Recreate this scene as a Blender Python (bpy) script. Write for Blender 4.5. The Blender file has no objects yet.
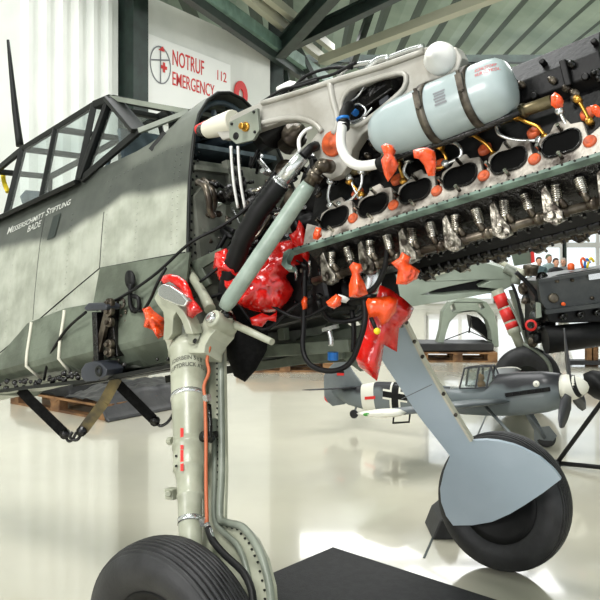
import bpy, bmesh, math, random
from mathutils import Vector, Matrix, noise, geometry
random.seed(7)
S = bpy.context.scene; C = S.collection
V = Vector; PI = math.pi
H = 1.47; FL = 800.0; PY0 = 262.0
# ---------------------------------------------------------------- frames
th = math.radians(37.7); al = math.radians(13.3)
c_, s_ = math.cos(th), math.sin(th); ca, sa = math.cos(al), math.sin(al)
F = V((c_*ca, -s_*ca, sa)); P = V((s_, c_, 0)); U = V((-c_*sa, s_*sa, ca))
O = V((-.14, 3.349, 1.30))
MA = Matrix(((F.x, P.x, U.x, O.x), (F.y, P.y, U.y, O.y), (F.z, P.z, U.z, O.z), (0, 0, 0, 1)))
MI = MA.inverted()
CAM = V((0, 0, H))
def ray(px, py): return V(((px-300)/FL, 1, -(py-PY0)/FL))
def W(px, py, Y): return CAM + ray(px, py)*Y              # a spot in the hall Y metres from the doorway
def FLR(px, py, z=0):
    d = ray(px, py); return CAM + d*((z-H)/d.z)
def onplane(px, py, p0, n):
    d = ray(px, py); return CAM + d*((p0-CAM).dot(n)/d.dot(n))
def AP(px, py, ya):                                        # on the lengthwise plane ya of the airplane
    q = onplane(px, py, O + P*ya, P); return MI @ q
def APL(px, py, p0, n):
    q = onplane(px, py, MA @ V(p0), MA.to_3x3() @ V(n)); return MI @ q
# ---------------------------------------------------------------- mesh builder
class MB:
    def __init__(s): s.v = []; s.f = []; s.m = []; s.s = []
    def add(s, vs, fs, mi=0, sm=False):
        b = len(s.v); s.v += [V(v) for v in vs]
        for f in fs: s.f.append([b+i for i in f]); s.m.append(mi); s.s.append(sm)
        return s
    def box(s, c, d, R=None, mi=0):
        c = V(c); x, y, z = d[0]/2, d[1]/2, d[2]/2
        vs = [V((i, j, k)) for i in (-x, x) for j in (-y, y) for k in (-z, z)]
        if R: vs = [R @ v for v in vs]
        return s.add([c+v for v in vs], [(0,1,3,2),(4,6,7,5),(0,4,5,1),(2,3,7,6),(0,2,6,4),(1,5,7,3)], mi)
    def bar(s, p, q, w, h=None, up=(0,0,1), mi=0):
        p = V(p); q = V(q); h = h or w; d = (q-p); L = d.length; d.normalize(); up = V(up)
        a = d.cross(up)
        if a.length < 1e-4: a = d.cross(V((1,0,0)))
        a.normalize(); b = a.cross(d)
        R = Matrix((d, a, b)).transposed()
        return s.box((p+q)/2, (L, w, h), R, mi)
    def tube(s, pts, r, seg=10, mi=0, smooth=True, sp=3, cap=True):
        pts = [V(p) for p in pts]; n0 = len(pts)
        rs = list(r) if isinstance(r, (list, tuple)) else [r]*n0
        if sp > 1 and n0 > 2:
            q = []; rr = []
            for i in range(n0-1):
                p0 = pts[max(i-1, 0)]; p1 = pts[i]; p2 = pts[i+1]; p3 = pts[min(i+2, n0-1)]
                for k in range(sp):
                    t = k/sp
                    q.append(.5*((2*p1)+(p2-p0)*t+(2*p0-5*p1+4*p2-p3)*t*t+(3*p1-p0-3*p2+p3)*t**3)); rr.append(rs[i]*(1-t)+rs[i+1]*t)
            q.append(pts[-1]); rr.append(rs[-1]); pts, rs = q, rr
        n = len(pts); vs = []; fs = []
        d = (pts[1]-pts[0]).normalized(); a = d.orthogonal().normalized()
        for i in range(n):
            d = (pts[min(i+1, n-1)]-pts[max(i-1, 0)]).normalized()
            a = (a-d*a.dot(d)).normalized(); b = d.cross(a)
            for k in range(seg):
                t = 2*PI*k/seg; vs.append(pts[i]+(a*math.cos(t)+b*math.sin(t))*rs[i])
        for i in range(n-1):
            for k in range(seg):
                k2 = (k+1) % seg; fs.append((i*seg+k, i*seg+k2, (i+1)*seg+k2, (i+1)*seg+k))
        s.add(vs, fs, mi, smooth)
        if cap:
            b0 = len(s.v)-len(vs)
            s.f.append([b0+k for k in range(seg)][::-1]); s.m.append(mi); s.s.append(False)
            s.f.append([b0+(n-1)*seg+k for k in range(seg)]); s.m.append(mi); s.s.append(False)
        return s
    def lathe(s, o, ax, prof, seg=20, mi=0, smooth=True, ref=None, sq=1.0):
        o = V(o); ax = V(ax).normalized(); a = (V(ref) if ref else ax.orthogonal()); a = (a-ax*a.dot(ax)).normalized(); b = ax.cross(a)
        vs = []; fs = []
        for h, r in prof:
            for k in range(seg):
                t = 2*PI*k/seg; vs.append(o+ax*h+(a*math.cos(t)+b*math.sin(t)*sq)*max(r, 1e-5))
        for i in range(len(prof)-1):
            for k in range(seg):
                k2 = (k+1) % seg; fs.append((i*seg+k, i*seg+k2, (i+1)*seg+k2, (i+1)*seg+k))
        return s.add(vs, fs, mi, smooth)
    def cyl(s, p, q, r, seg=16, mi=0):
        p = V(p); q = V(q); L = (q-p).length
        return s.lathe(p, q-p, [(0, 0), (0, r), (L, r), (L, 0)], seg, mi, False)
    def prism(s, outl, holes, fn, t0, t1, mi=0, mi_side=None):
        """outl / holes: 2D points; fn(u, v, t) -> 3D"""
        loops = [outl]+list(holes or []); pl = [[V((p[0], p[1], 0)) for p in l] for l in loops]
        flat = [p for l in loops for p in l]; n = len(flat)
        tris = geometry.tessellate_polygon(pl)
        vs = [fn(p[0], p[1], t0) for p in flat]+[fn(p[0], p[1], t1) for p in flat]
        s.add(vs, [tuple(t) for t in tris]+[tuple(i+n for i in t)[::-1] for t in tris], mi)
        b = len(s.v)-2*n; k = 0
        for l in loops:
            m = len(l)
            for i in range(m):
                j = (i+1) % m; s.f.append([b+k+i, b+k+j, b+n+k+j, b+n+k+i]); s.m.append(mi if mi_side is None else mi_side); s.s.append(False)
            k += m
        return s
    def loft(s, rings, mi=0, smooth=True, closed=True, caps=(True, True)):
        n = len(rings[0]); vs = [v for r in rings for v in r]; fs = []
        for i in range(len(rings)-1):
            for k in range(n if closed else n-1):
                k2 = (k+1) % n; fs.append((i*n+k, i*n+k2, (i+1)*n+k2, (i+1)*n+k))
        s.add(vs, fs, mi, smooth); b = len(s.v)-len(vs)
        if caps[0]: s.f.append([b+k for k in range(n)]); s.m.append(mi); s.s.append(False)
        if caps[1]: s.f.append([b+(len(rings)-1)*n+k for k in range(n)]); s.m.append(mi); s.s.append(False)
        return s
    def build(s, name, mats, parent=None, M=None, bevel=0, label=None, recalc=True):
        vs = [M @ v for v in s.v] if M else s.v
        org = V((0, 0, 0))
        if parent is None and vs:
            org = V(((min(v.x for v in vs)+max(v.x for v in vs))/2, (min(v.y for v in vs)+max(v.y for v in vs))/2, min(v.z for v in vs)))
        me = bpy.data.meshes.new(name); me.from_pydata([v-org for v in vs], [], s.f)
        if not isinstance(mats, (list, tuple)): mats = [mats]
        for m in mats: me.materials.append(m)
        for p, mi, sm in zip(me.polygons, s.m, s.s): p.material_index = mi; p.use_smooth = sm
        if recalc:
            bm = bmesh.new(); bm.from_mesh(me); bmesh.ops.recalc_face_normals(bm, faces=bm.faces); bm.to_mesh(me); bm.free()
        me.validate(); me.update()
        o = bpy.data.objects.new(name, me); C.objects.link(o); o.location = org
        if parent is not None: o.parent = parent; o.location = (0, 0, 0)
        if bevel:
            b = o.modifiers.new('bevel', 'BEVEL'); b.width = bevel; b.segments = 2; b.limit_method = 'ANGLE'; b.angle_limit = .7
        if label: o['label'] = label
        return o
def tag(o, label=None, cat=None, group=None, kind=None):
    if label: o['label'] = label
    if cat: o['category'] = cat
    if group: o['group'] = group
    if kind: o['kind'] = kind
    return o
def empty(name, M, label=None, cat=None, group=None):
    o = bpy.data.objects.new(name, None); C.objects.link(o); o.matrix_world = M; o.empty_display_size = .2
    return tag(o, label, cat, group)
def struct(name, mb, m, **k):
    o = mb.build(name, m, **k); o['kind'] = 'structure'; return o
# ---------------------------------------------------------------- materials
def mat(name, c1, rough=.5, metal=0, c2=None, scale=6, bump=0, bscale=60, amt=(.4, .6), coat=0, trans=0, detail=5, spec=None):
    m = bpy.data.materials.new(name); m.use_nodes = True; nt = m.node_tree; N = nt.nodes; L = nt.links
    b = N['Principled BSDF']; b.inputs['Base Color'].default_value = (*c1, 1); b.inputs['Roughness'].default_value = rough; b.inputs['Metallic'].default_value = metal
    if coat: b.inputs['Coat Weight'].default_value = coat; b.inputs['Coat Roughness'].default_value = .08
    if spec is not None: b.inputs['Specular IOR Level'].default_value = spec
    tc = N.new('ShaderNodeTexCoord')
    if c2:
        nz = N.new('ShaderNodeTexNoise'); nz.inputs['Scale'].default_value = scale; nz.inputs['Detail'].default_value = detail; L.new(tc.outputs['Object'], nz.inputs['Vector'])
        r = N.new('ShaderNodeValToRGB'); r.color_ramp.elements[0].position = amt[0]; r.color_ramp.elements[1].position = amt[1]
        r.color_ramp.elements[0].color = (*c1, 1); r.color_ramp.elements[1].color = (*c2, 1)
        L.new(nz.outputs['Fac'], r.inputs[0]); L.new(r.outputs[0], b.inputs['Base Color'])
    if bump:
        n2 = N.new('ShaderNodeTexNoise'); n2.inputs['Scale'].default_value = bscale; n2.inputs['Detail'].default_value = 3; L.new(tc.outputs['Object'], n2.inputs['Vector'])
        bp = N.new('ShaderNodeBump'); bp.inputs['Strength'].default_value = bump; bp.inputs['Distance'].default_value = .01
        L.new(n2.outputs['Fac'], bp.inputs['Height']); L.new(bp.outputs[0], b.inputs['Normal'])
    return m
def srgb(r, g, b):
    f = lambda x: ((x/255+.055)/1.055)**2.4 if x > 10 else x/255/12.92
    return (f(r), f(g), f(b))
def glassmat(name, tint=(.93, .96, .96), gl=.12):
    m = bpy.data.materials.new(name); m.use_nodes = True; nt = m.node_tree; N = nt.nodes; L = nt.links
    N.remove(N['Principled BSDF']); t = N.new('ShaderNodeBsdfTransparent'); t.inputs[0].default_value = (*tint, 1)
    g = N.new('ShaderNodeBsdfGlossy'); g.inputs['Roughness'].default_value = .05; mx = N.new('ShaderNodeMixShader')
    mx.inputs[0].default_value = gl; L.new(t.outputs[0], mx.inputs[1]); L.new(g.outputs[0], mx.inputs[2]); L.new(mx.outputs[0], N['Material Output'].inputs[0])
    return m
M = {}
M['greygreen'] = mat('grey_green_paint', srgb(128,134,122), .42, 0, srgb(104,110,99), 5, .1)
M['legpaint'] = mat('leg_paint', srgb(168,170,152), .35, 0, srgb(146,148,130), 9, .08)
M['strut'] = mat('strut_paint', srgb(150,164,154), .35, 0, srgb(132,146,136), 12, .08)
M['inner'] = mat('wing_root_paint', srgb(98,106,92), .5, 0, srgb(72,78,66), 7, .15)
M['firewall'] = mat('firewall_paint', srgb(112,114,104), .5, 0, srgb(76,78,70), 7, .15)
M['dark'] = mat('dark_frame_paint', srgb(25,27,25), .5, 0, srgb(20,22,20), 10, spec=.25)
M['black'] = mat('black_rubber', srgb(8,8,9), .5, 0, srgb(16,16,17), 20, spec=.25)
M['blackgloss'] = mat('black_oily_metal', srgb(6,6,7), .25, .2, srgb(24,22,20), 22, .3, 90)
M['block'] = mat('black_engine_enamel', srgb(5,5,6), .45, .0, srgb(15,14,14), 14, .12, 60, spec=.25)
M['dirtyalu'] = mat('dirty_aluminium', srgb(178,172,162), .5, .2, srgb(70,62,55), 13, .3, 90, (.44, .66))
M['alu'] = mat('cast_magnesium', srgb(168,166,159), .42, .15, srgb(146,143,134), 6, .12, 50)
M['silver'] = mat('bright_aluminium', srgb(205,207,206), .25, .85)
M['chrome'] = mat('steel', srgb(205,200,190), .18, .95, srgb(60,54,48), 26)
M['bracket'] = mat('forged_bracket', srgb(150,145,134), .28, .75, srgb(48,42,36), 30, .4, 50)
M['oilsteel'] = mat('oily_steel', srgb(104,96,84), .32, .7, srgb(56,48,40), 14)
M['bronze'] = mat('bronze_conduit', srgb(132,120,88), .35, .6, srgb(92,82,58), 12)
M['brass'] = mat('brass', srgb(190,140,60), .3, .9)
M['soot'] = mat('soot_black', srgb(3,3,3), .8, spec=.08)  # flat black that paints the dark inside the exhaust ports
M['rail'] = mat('flange_paint', srgb(120,142,130), .4, .1, srgb(78,94,86), 14)
M['orange'] = mat('orange_plastic_cap', srgb(232,92,30), .4)
M['cork'] = mat('rust_orange_cap', srgb(196,84,36), .6, 0, srgb(150,66,34), 40)
M['red'] = mat('red_plastic_film', srgb(214,26,18), .17, 0, srgb(186,12,10), 5, .9, 22, coat=.6)
M['obag'] = mat('orange_plastic_film', srgb(240,84,26), .2, 0, srgb(222,62,18), 8, .8, 40, coat=.5)
M['tank'] = mat('pale_blue_grey_enamel', srgb(160,173,174), .3, 0, srgb(149,162,163), 4, coat=.2)
M['strap'] = mat('steel_strap', srgb(96,90,80), .45, .6, srgb(58,52,46), 30)
M['door'] = mat('pale_blue_paint', srgb(180,194,206), .45, 0, srgb(172,187,199), 3)
M['cream'] = mat('cream_edge', srgb(205,202,186), .5)
M['white'] = mat('white_paint', srgb(216,216,212), .5)
M['tyre'] = mat('tyre_rubber', srgb(24,24,26), .55, 0, srgb(38,38,40), 12, .1, 120)
M['web'] = mat('black_webbing', srgb(9,9,9), .85, 0, srgb(20,20,20), 60, .2, 200, spec=.15)
M['wood'] = mat('pallet_wood', srgb(150,112,74), .8, 0, srgb(92,64,42), 5, .2, 40)
M['tarp'] = mat('dark_grey_tarpaulin', srgb(30,30,32), .45, 0, srgb(44,43,43), 5, .3, 14)
M['cable_or'] = mat('orange_brown_hose', srgb(176,92,56), .5)
M['redpaint'] = mat('red_paint', srgb(214,40,36), .45)
M['yellow'] = mat('yellow_plastic', srgb(236,206,30), .4)
M['blue'] = mat('blue_fitting', srgb(30,110,190), .35, .2)
M['mullion'] = mat('dark_green_steel', srgb(40,54,48), .45, .2, srgb(30,40,36), 5)
M['greensteel'] = mat('pale_green_steel', srgb(120,150,136), .45, .1, srgb(100,128,116), 5)
M['paleduct'] = mat('pale_beam_paint', srgb(176,176,156), .5)
M['wallw'] = mat('white_wall_panel', srgb(226,228,222), .55, 0, srgb(214,217,211), 1.2)
M['wallback'] = mat('far_wall_plaster', srgb(216,216,204), .6, 0, srgb(200,200,188), .8)
M['bluegrey'] = mat('blue_grey_inner', srgb(84,98,106), .5, 0, srgb(60,72,80), 12)
M['pad'] = mat('slate_grey_plastic', srgb(52,55,63), .45, 0, srgb(44,47,54), 9)
M['glass'] = glassmat('canopy_glass', (.9, .93, .93), .1)
M['winglass'] = glassmat('window_glass', (.97, .99, .99), .06)
M['wingp'] = mat('pale_wing_paint', srgb(150,160,146), .45, 0, srgb(132,142,128), 2)
M['mgrey'] = mat('model_grey', srgb(120,126,128), .4, 0, srgb(96,102,105), 5, amt=(.35, .65))
M['mdark'] = mat('model_dark', srgb(62,62,66), .4)
M['mwhite'] = mat('model_white', srgb(228,226,214), .45)
M['lamp'] = mat('lamp_diffuser', srgb(240,240,235), .5)
M['lamp'].node_tree.nodes['Principled BSDF'].inputs['Emission Color'].default_value = (1, .97, .9, 1)
M['lamp'].node_tree.nodes['Principled BSDF'].inputs['Emission Strength'].default_value = 6  # glow of the added ceiling lamps
# fuselage: dark upper camouflage with a soft wavy lower edge, pale grey-green below
def fusemat():
    m = bpy.data.materials.new('camouflage_paint'); m.use_nodes = True; nt = m.node_tree; N = nt.nodes; L = nt.links; b = N['Principled BSDF']
    b.inputs['Roughness'].default_value = .42
    tc = N.new('ShaderNodeTexCoord'); sp = N.new('ShaderNodeSeparateXYZ'); L.new(tc.outputs['Object'], sp.inputs[0])
    mr = N.new('ShaderNodeMapRange'); mr.inputs[1].default_value = -2; mr.inputs[2].default_value = .1; L.new(sp.outputs['X'], mr.inputs[0])
    fc = N.new('ShaderNodeFloatCurve'); cv = fc.mapping.curves[0]
    pts = [(-2,.56),(-1.28,.55),(-1.1,.525),(-.93,.50),(-.82,.485),(-.65,.50),(-.5,.525),(-.4,.55),(-.3,.535),(-.12,.50),(.03,.475),(.1,.47)]
    pts = [((x+2)/2.1, z) for x, z in pts]
    cv.points[0].location = pts[0]; cv.points[1].location = pts[-1]
    for p in pts[1:-1]: cv.points.new(*p)
    fc.mapping.update(); L.new(mr.outputs[0], fc.inputs['Value'])
    nz = N.new('ShaderNodeTexNoise'); nz.inputs['Scale'].default_value = 5; L.new(tc.outputs['Object'], nz.inputs['Vector'])
    ma = N.new('ShaderNodeMath'); ma.operation = 'MULTIPLY_ADD'; ma.inputs[1].default_value = .05; L.new(nz.outputs['Fac'], ma.inputs[0]); L.new(sp.outputs['Z'], ma.inputs[2])
    sb = N.new('ShaderNodeMath'); sb.operation = 'SUBTRACT'; L.new(ma.outputs[0], sb.inputs[0]); L.new(fc.outputs[0], sb.inputs[1])
    ss = N.new('ShaderNodeMapRange'); ss.interpolation_type = 'SMOOTHSTEP'; ss.inputs[1].default_value = -.0; ss.inputs[2].default_value = .055; L.new(sb.outputs[0], ss.inputs[0])
    n2 = N.new('ShaderNodeTexNoise'); n2.inputs['Scale'].default_value = 9; n2.inputs['Detail'].default_value = 6; L.new(tc.outputs['Object'], n2.inputs['Vector'])
    def ramp(a, c):
        r = N.new('ShaderNodeValToRGB'); r.color_ramp.elements[0].color = (*a, 1); r.color_ramp.elements[1].color = (*c, 1)
        r.color_ramp.elements[0].position = .35; r.color_ramp.elements[1].position = .65; L.new(n2.outputs['Fac'], r.inputs[0]); return r
    mp = N.new('ShaderNodeMapping'); mp.inputs['Scale'].default_value = (14, 14, 1.6); L.new(tc.outputs['Object'], mp.inputs[0]); n4 = N.new('ShaderNodeTexNoise'); n4.inputs['Scale'].default_value = 1.5; n4.inputs['Detail'].default_value = 7; n4.inputs['Roughness'].default_value = .65; L.new(mp.outputs[0], n4.inputs['Vector'])
    lo = ramp(srgb(166,169,156), srgb(140,144,130)); hi = ramp(srgb(70,74,68), srgb(58,62,57))
    # darker second tone band along the nose side
    mx = N.new('ShaderNodeMix'); mx.data_type = 'RGBA'; L.new(ss.outputs[0], mx.inputs[0]); L.new(lo.outputs[0], mx.inputs[6]); L.new(hi.outputs[0], mx.inputs[7])
    w = N.new('ShaderNodeMapRange'); w.interpolation_type = 'SMOOTHSTEP'; w.inputs[1].default_value = .69; w.inputs[2].default_value = .73; L.new(ma.outputs[0], w.inputs[0])
    x2 = N.new('ShaderNodeMapRange'); x2.interpolation_type = 'SMOOTHSTEP'; x2.inputs[1].default_value = -.45; x2.inputs[2].default_value = -.35; L.new(sp.outputs['X'], x2.inputs[0])
    mm = N.new('ShaderNodeMath'); mm.operation = 'MULTIPLY'; L.new(w.outputs[0], mm.inputs[0]); L.new(x2.outputs[0], mm.inputs[1])
    m3 = N.new('ShaderNodeMix'); m3.data_type = 'RGBA'; L.new(mm.outputs[0], m3.inputs[0]); L.new(mx.outputs[2], m3.inputs[6]); m3.inputs[7].default_value = (*srgb(92,96,88), 1)
    dr = N.new('ShaderNodeMapRange'); dr.inputs[1].default_value = .38; dr.inputs[2].default_value = .62; dr.inputs[3].default_value = .89; dr.inputs[4].default_value = 1.03; L.new(n4.outputs['Fac'], dr.inputs[0])
    vm = N.new('ShaderNodeVectorMath'); vm.operation = 'SCALE'; L.new(m3.outputs[2], vm.inputs[0]); L.new(dr.outputs[0], vm.inputs['Scale']); L.new(vm.outputs[0], b.inputs['Base Color'])
    bp = N.new('ShaderNodeBump'); bp.inputs['Strength'].default_value = .12; bp.inputs['Distance'].default_value = .01; n3 = N.new('ShaderNodeTexNoise'); n3.inputs['Scale'].default_value = 3; L.new(tc.outputs['Object'], n3.inputs['Vector'])
    L.new(n3.outputs['Fac'], bp.inputs['Height']); L.new(bp.outputs[0], b.inputs['Normal'])
    return m
M['fuse'] = fusemat()
def floormat():
    m = mat('polished_cream_floor', srgb(216,210,190), .13, 0, srgb(192,188,172), .5, 0, amt=(.35, .7))
    nt = m.node_tree; N = nt.nodes; L = nt.links; b = N['Principled BSDF']
    n = N.new('ShaderNodeTexNoise'); n.inputs['Scale'].default_value = 2.5; n.inputs['Detail'].default_value = 6
    tc = N.new('ShaderNodeTexCoord'); L.new(tc.outputs['Object'], n.inputs['Vector'])
    r = N.new('ShaderNodeMapRange'); r.inputs[3].default_value = .10; r.inputs[4].default_value = .26; L.new(n.outputs['Fac'], r.inputs[0]); L.new(r.outputs[0], b.inputs['Roughness'])
    b.inputs['Specular IOR Level'].default_value = .8; b.inputs['Coat Weight'].default_value = .7; b.inputs['Coat IOR'].default_value = 1.75; b.inputs['Coat Roughness'].default_value = .05
    return m
M['floor'] = floormat()
# ---------------------------------------------------------------- lettering
TOFF = [.012]
def text(s, size, X, Y_, loc, m, name, parent=None, extr=.0006, shear=0, conf=None, align='LEFT', small=False, wscale=1):
    """X / Y_: reading and up directions"""
    cu = bpy.data.curves.new(name, 'FONT'); cu.body = s; cu.size = size; cu.extrude = extr; cu.shear = shear; cu.align_x = align; cu.offset = size*TOFF[0]
    cu.resolution_u = 3
    if small:
        cu.small_caps_scale = .74
        for i, ch in enumerate(s):
            if ch.islower(): cu.body_format[i].use_small_caps = True
    t = bpy.data.objects.new('tmp', cu); C.objects.link(t); bpy.context.view_layer.update()
    me = bpy.data.meshes.new_from_object(t.evaluated_get(bpy.context.evaluated_depsgraph_get())); bpy.data.objects.remove(t)
    X = V(X).normalized(); Y_ = V(Y_).normalized(); Z = X.cross(Y_); loc = V(loc)
    for v in me.vertices:
        q = loc+X*(v.co.x*wscale)+Y_*v.co.y+Z*v.co.z
        v.co = conf(q) if conf else q
    me.materials.clear(); me.materials.append(m)
    o = bpy.data.objects.new(name, me); C.objects.link(o)
    if parent is not None: o.parent = parent
    return o
# ---------------------------------------------------------------- crumpled film
def crumple(mb, out, Y, thick, res=.02, amp=.012, knot=None, seed=0, mi=0, tilt=(0, 0)):
    """out: closed outline, seen from the doorway, of a film bundle standing Y metres away"""
    pts = [W(x, y, Y) for x, y in out]; o2 = []
    n = len(pts)
    for i in range(n):
        a = pts[i]; b = pts[(i+1) % n]; k = max(1, int((b-a).length/res))
        for j in range(k): p = a.lerp(b, j/k); o2.append(V((p.x, p.z)))
    xs = [p.x for p in o2]; zs = [p.y for p in o2]; co = list(o2)
    def dist(p):
        return min((p-geometry.intersect_point_line(p, o2[i], o2[(i+1) % len(o2)])[0]).length if 0 <= geometry.intersect_point_line(p, o2[i], o2[(i+1) % len(o2)])[1] <= 1 else (p-o2[i]).length for i in range(len(o2)))
    def inside(p):
        c = False; j = len(o2)-1
        for i in range(len(o2)):
            a = o2[i]; b = o2[j]
            if (a.y > p.y) != (b.y > p.y) and p.x < (b.x-a.x)*(p.y-a.y)/(b.y-a.y)+a.x: c = not c
            j = i
        return c
    x = min(xs); rnd = random.Random(seed)
    while x < max(xs):
        z = min(zs)
        while z < max(zs):
            p = V((x+rnd.uniform(-.3, .3)*res, z+rnd.uniform(-.3, .3)*res))
            if inside(p) and dist(p) > res*.45: co.append(p)
            z += res
        x += res
    r = geometry.delaunay_2d_cdt(co, [], [list(range(len(o2)))], 1, 1e-6)
    vs, fs = r[0], r[2]; ds = []
    cx = sum(xs)/len(xs); cz = sum(zs)/len(zs)
    K = (W(knot[0], knot[1], Y) if knot else None)
    front = []; back = []
    for v in vs:
        d = dist(v); t = thick*math.sqrt(max(0, 1-(1-min(d/(thick*1.6), 1))**2))
        q = V((v.x*9+seed*7, v.y*9, seed*3.1)); nn = (1-abs(noise.noise(q))*2.2)+.5*(1-abs(noise.noise(q*2.3))*2.2)
        if K is not None:
            an = math.atan2(v.y-K.z, v.x-K.x); rr = math.hypot(v.y-K.z, v.x-K.x)
            nn += 1.2*math.sin(an*11+noise.noise(V((v.x*6, v.y*6, seed)))*4)*min(rr/.05, 1)
        edge = min(d/(res*1.5), 1)
        yo = tilt[0]*(v.x-cx)+tilt[1]*(v.y-cz)
        front.append(V((v.x, Y+yo-t-amp*nn*edge, v.y))); back.append(V((v.x, Y+yo+t*.6+.001, v.y)))
    m = len(front)
    mb.add(front+back, [tuple(f) for f in fs]+[tuple(i+m for i in f)[::-1] for f in fs], mi, True)
    cnt = {}
    for f in fs:
        for i in range(len(f)):
            e = (f[i], f[(i+1) % len(f)]); cnt[e] = cnt.get(e, 0)+1
    b = len(mb.v)-2*m
    for (i, j) in cnt:
        if (j, i) not in cnt: mb.f.append([b+i, b+j, b+m+j, b+m+i]); mb.m.append(mi); mb.s.append(True)
    return mb
def film(name, out, Y, thick, m, label, cat, group=None, knot=None, amp=.012, res=.02, seed=0, tilt=(0, 0)):
    mb = MB(); crumple(mb, out, Y, thick, res, amp, knot, seed, 0, tilt)
    return tag(mb.build(name, m), label, cat, group)
# ================================================================ THE HALL
fl = MB().box((4, 12, -.05), (44, 34, .1)); struct('floor', fl, M['floor'])
# office wall on the left, running away to the right
wd = V((.482, .876, 0)).normalized(); w0 = V((-1.84, 11.5, 0)); wn = V((wd.y, -wd.x, 0))   # wn faces the hall
def wallpt(px, py, off=0): return onplane(px, py, w0+wn*off, wn)
wa = wallpt(143, 300); wb = wallpt(270, 300); wa.z = wb.z = 0
wl = MB(); wl.prism([(0, 0), ((wb-wa).length, 0), ((wb-wa).length, 5.15), (0, 5.15)], None, lambda u, v, t: wa+wd*u+V((0, 0, v))-wn*t, 0, 3.0)
struct('wall_left', wl, M['wallw'])
tr = MB()                                                 # dark steel post beside the office wall
tr.bar(wa-wd*.28+wn*.05, wa-wd*.28+wn*.05+V((0, 0, 6.2)), .3, .3, up=wd); struct('trim_1', tr, M['mullion'])
# pale partition further left with upright pleats
wc = wa-wd*.5; we = wa-wd*9
pl = MB(); Lp = (wc-we).length; n = int(Lp/.13); pr = [(0, -.15)]
for i in range(n+1):
    u = i*Lp/n; d = .07 if (i % 2) and .1 < Lp-u < 1.7 else 0
    pr += [(u, d), (min(u+.07, Lp), d)]
pr += [(Lp+.09, -.15)]
pl.prism(pr, None, lambda u, v, t: we+wd*u+wn*v+V((0, 0, t)), 0, 6.2); struct('wall_side', pl, M['wallw'])
# far wall with windows
YB = 25.0
bw = MB(); bw.box(((-14+3.9)/2, YB+.15, 3.2), (17.9, .3, 6.6)); bw.box((12.9, YB+.15, 5.75), (18, .3, 1.5)); bw.box((12.9, YB+.15, .1), (18, .3, .2))
struct('wall_back', bw, M['wallback'])
for i in range(8):
    x0 = 3.95+i*2.15; f = MB()
    for x in (x0, x0+2.1): f.bar((x, YB, .2), (x, YB, 5.0), .14, .14)
    f.bar((x0+1.05, YB, .2), (x0+1.05, YB, 5.0), .1, .1)
    for z in (.25, 2.0, 3.5, 4.95): f.bar((x0, YB, z), (x0+2.1, YB, z), .12, .16)
    f.box((x0, YB-.09, 2.6), (.06, .06, 4.8), mi=1)
    w = struct('window_%d' % (i+1), f, [M['white'], M['mullion']])
    g = MB().box((x0+1.05, YB+.02, 2.6), (2.0, .01, 4.7)); go = g.build('glass_pane', M['winglass'], w); go.location = -w.location
struct('wall_outer', MB().box((22, 9.5, 3.2), (.3, 33, 6.8)), M['wallback']); struct('wall_outer_side', MB().box((-12.5, 5, 3.2), (.3, 25, 6.8)), M['wallback'])
# roof of corrugated sheet on steel
cr = MB(); ring = []
xs = [-14+i*.16 for i in range(0, 238)]
rows = []
for y in (-7, 26): rows.append([V((x-(.05 if (i % 4) in (1, 3) else 0)*(-1 if i % 4 == 1 else 1), y, 6.35+(.10 if (i//2) % 2 else 0))) for i, x in enumerate(xs)])
n = len(xs); cr.add(rows[0]+rows[1], [(i, i+1, n+i+1, n+i) for i in range(n-1)])
cr.box((5, 9.5, 6.6), (38, 33, .05))
M['roof'] = mat('green_grey_roof_sheet', srgb(168,186,172), .5, 0, srgb(140,160,146), .6); M['roof2'] = mat('dark_roof_seam', srgb(74,88,78), .6)
cr.m = [1 if (i % 4) in (1, 2) and i < n-1 else m_ for i, m_ in enumerate(cr.m)]  # rib recesses and one slope coloured dark, shade painted in for contrast
struct('ceiling', cr, [M['roof'], M['roof2']])
def beam(k, a, b, w, h, m):
    return struct('trim_%d' % k, MB().bar(a, b, w, h), m)
def beamI(k, a, b, w, h, m):
    mb = MB(); z = V((0, 0, h/2)); mb.bar(a, b, w*.2, h); mb.bar(a+z, b+z, w, .04); mb.bar(a-z, b-z, w, .04); return struct('trim_%d' % k, mb, m)
q0, q1 = W(238, 17, 12), W(330, 82, 16.2); beam(2, q0+(q0-q1)*1.2, q1, .12, .2, M['greensteel']); q0, q1 = W(236, 27, 12.1), W(322, 88, 16.2); beam(3, q0+(q0-q1)*1.2, q1, .12, .22, M['mullion'])
beam(4, W(276, 120, 14.2), W(276, -10, 14.2), .26, .26, M['mullion'])
beamI(5, W(280, 50, 13.6), W(372, -52, 11.2), .2, .26, M['mullion']); beamI(6, W(284, 46, 13.7), W(460, -38, 12.2), .2, .2, M['mullion'])
beam(7, W(202, -42, 9.8), W(322, 58, 16.4), .12, .16, M['paleduct']); beam(8, W(216, -45, 9.8), W(332, 48, 16.4), .12, .14, M['paleduct'])
beam(9, W(322, 61, 16), W(520, -14, 12.8), .22, .16, M['paleduct']); beam(10, W(352, 66, 16), W(375, -2, 14.6), .12, .12, M['mullion'])
beam(11, W(296, 47, 14.5), W(316, 84, 15), .12, .12, M['mullion']); beam(12, W(284, 60, 14.3), W(289, 96, 14.6), .1, .1, M['mullion'])
beamI(13, W(-200, -60, 12), W(262, -20, 12.0), .25, .3, M['mullion'])
for i, y in enumerate((9.0, 17.5)):
    mb = MB(); mb.bar((-2, y, 5.9), (22, y, 5.9), .2, .16); mb.bar((-2, y, 5.1), (22, y, 5.1), .16, .14)
    for k in range(16): mb.bar((-2+k*1.5, y, 5.1 if k % 2 else 5.9), (-.5+k*1.5, y, 5.9 if k % 2 else 5.1), .09, .09)
    if y > 10: struct('trim_%d' % (14+i), mb, M['mullion'])
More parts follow.
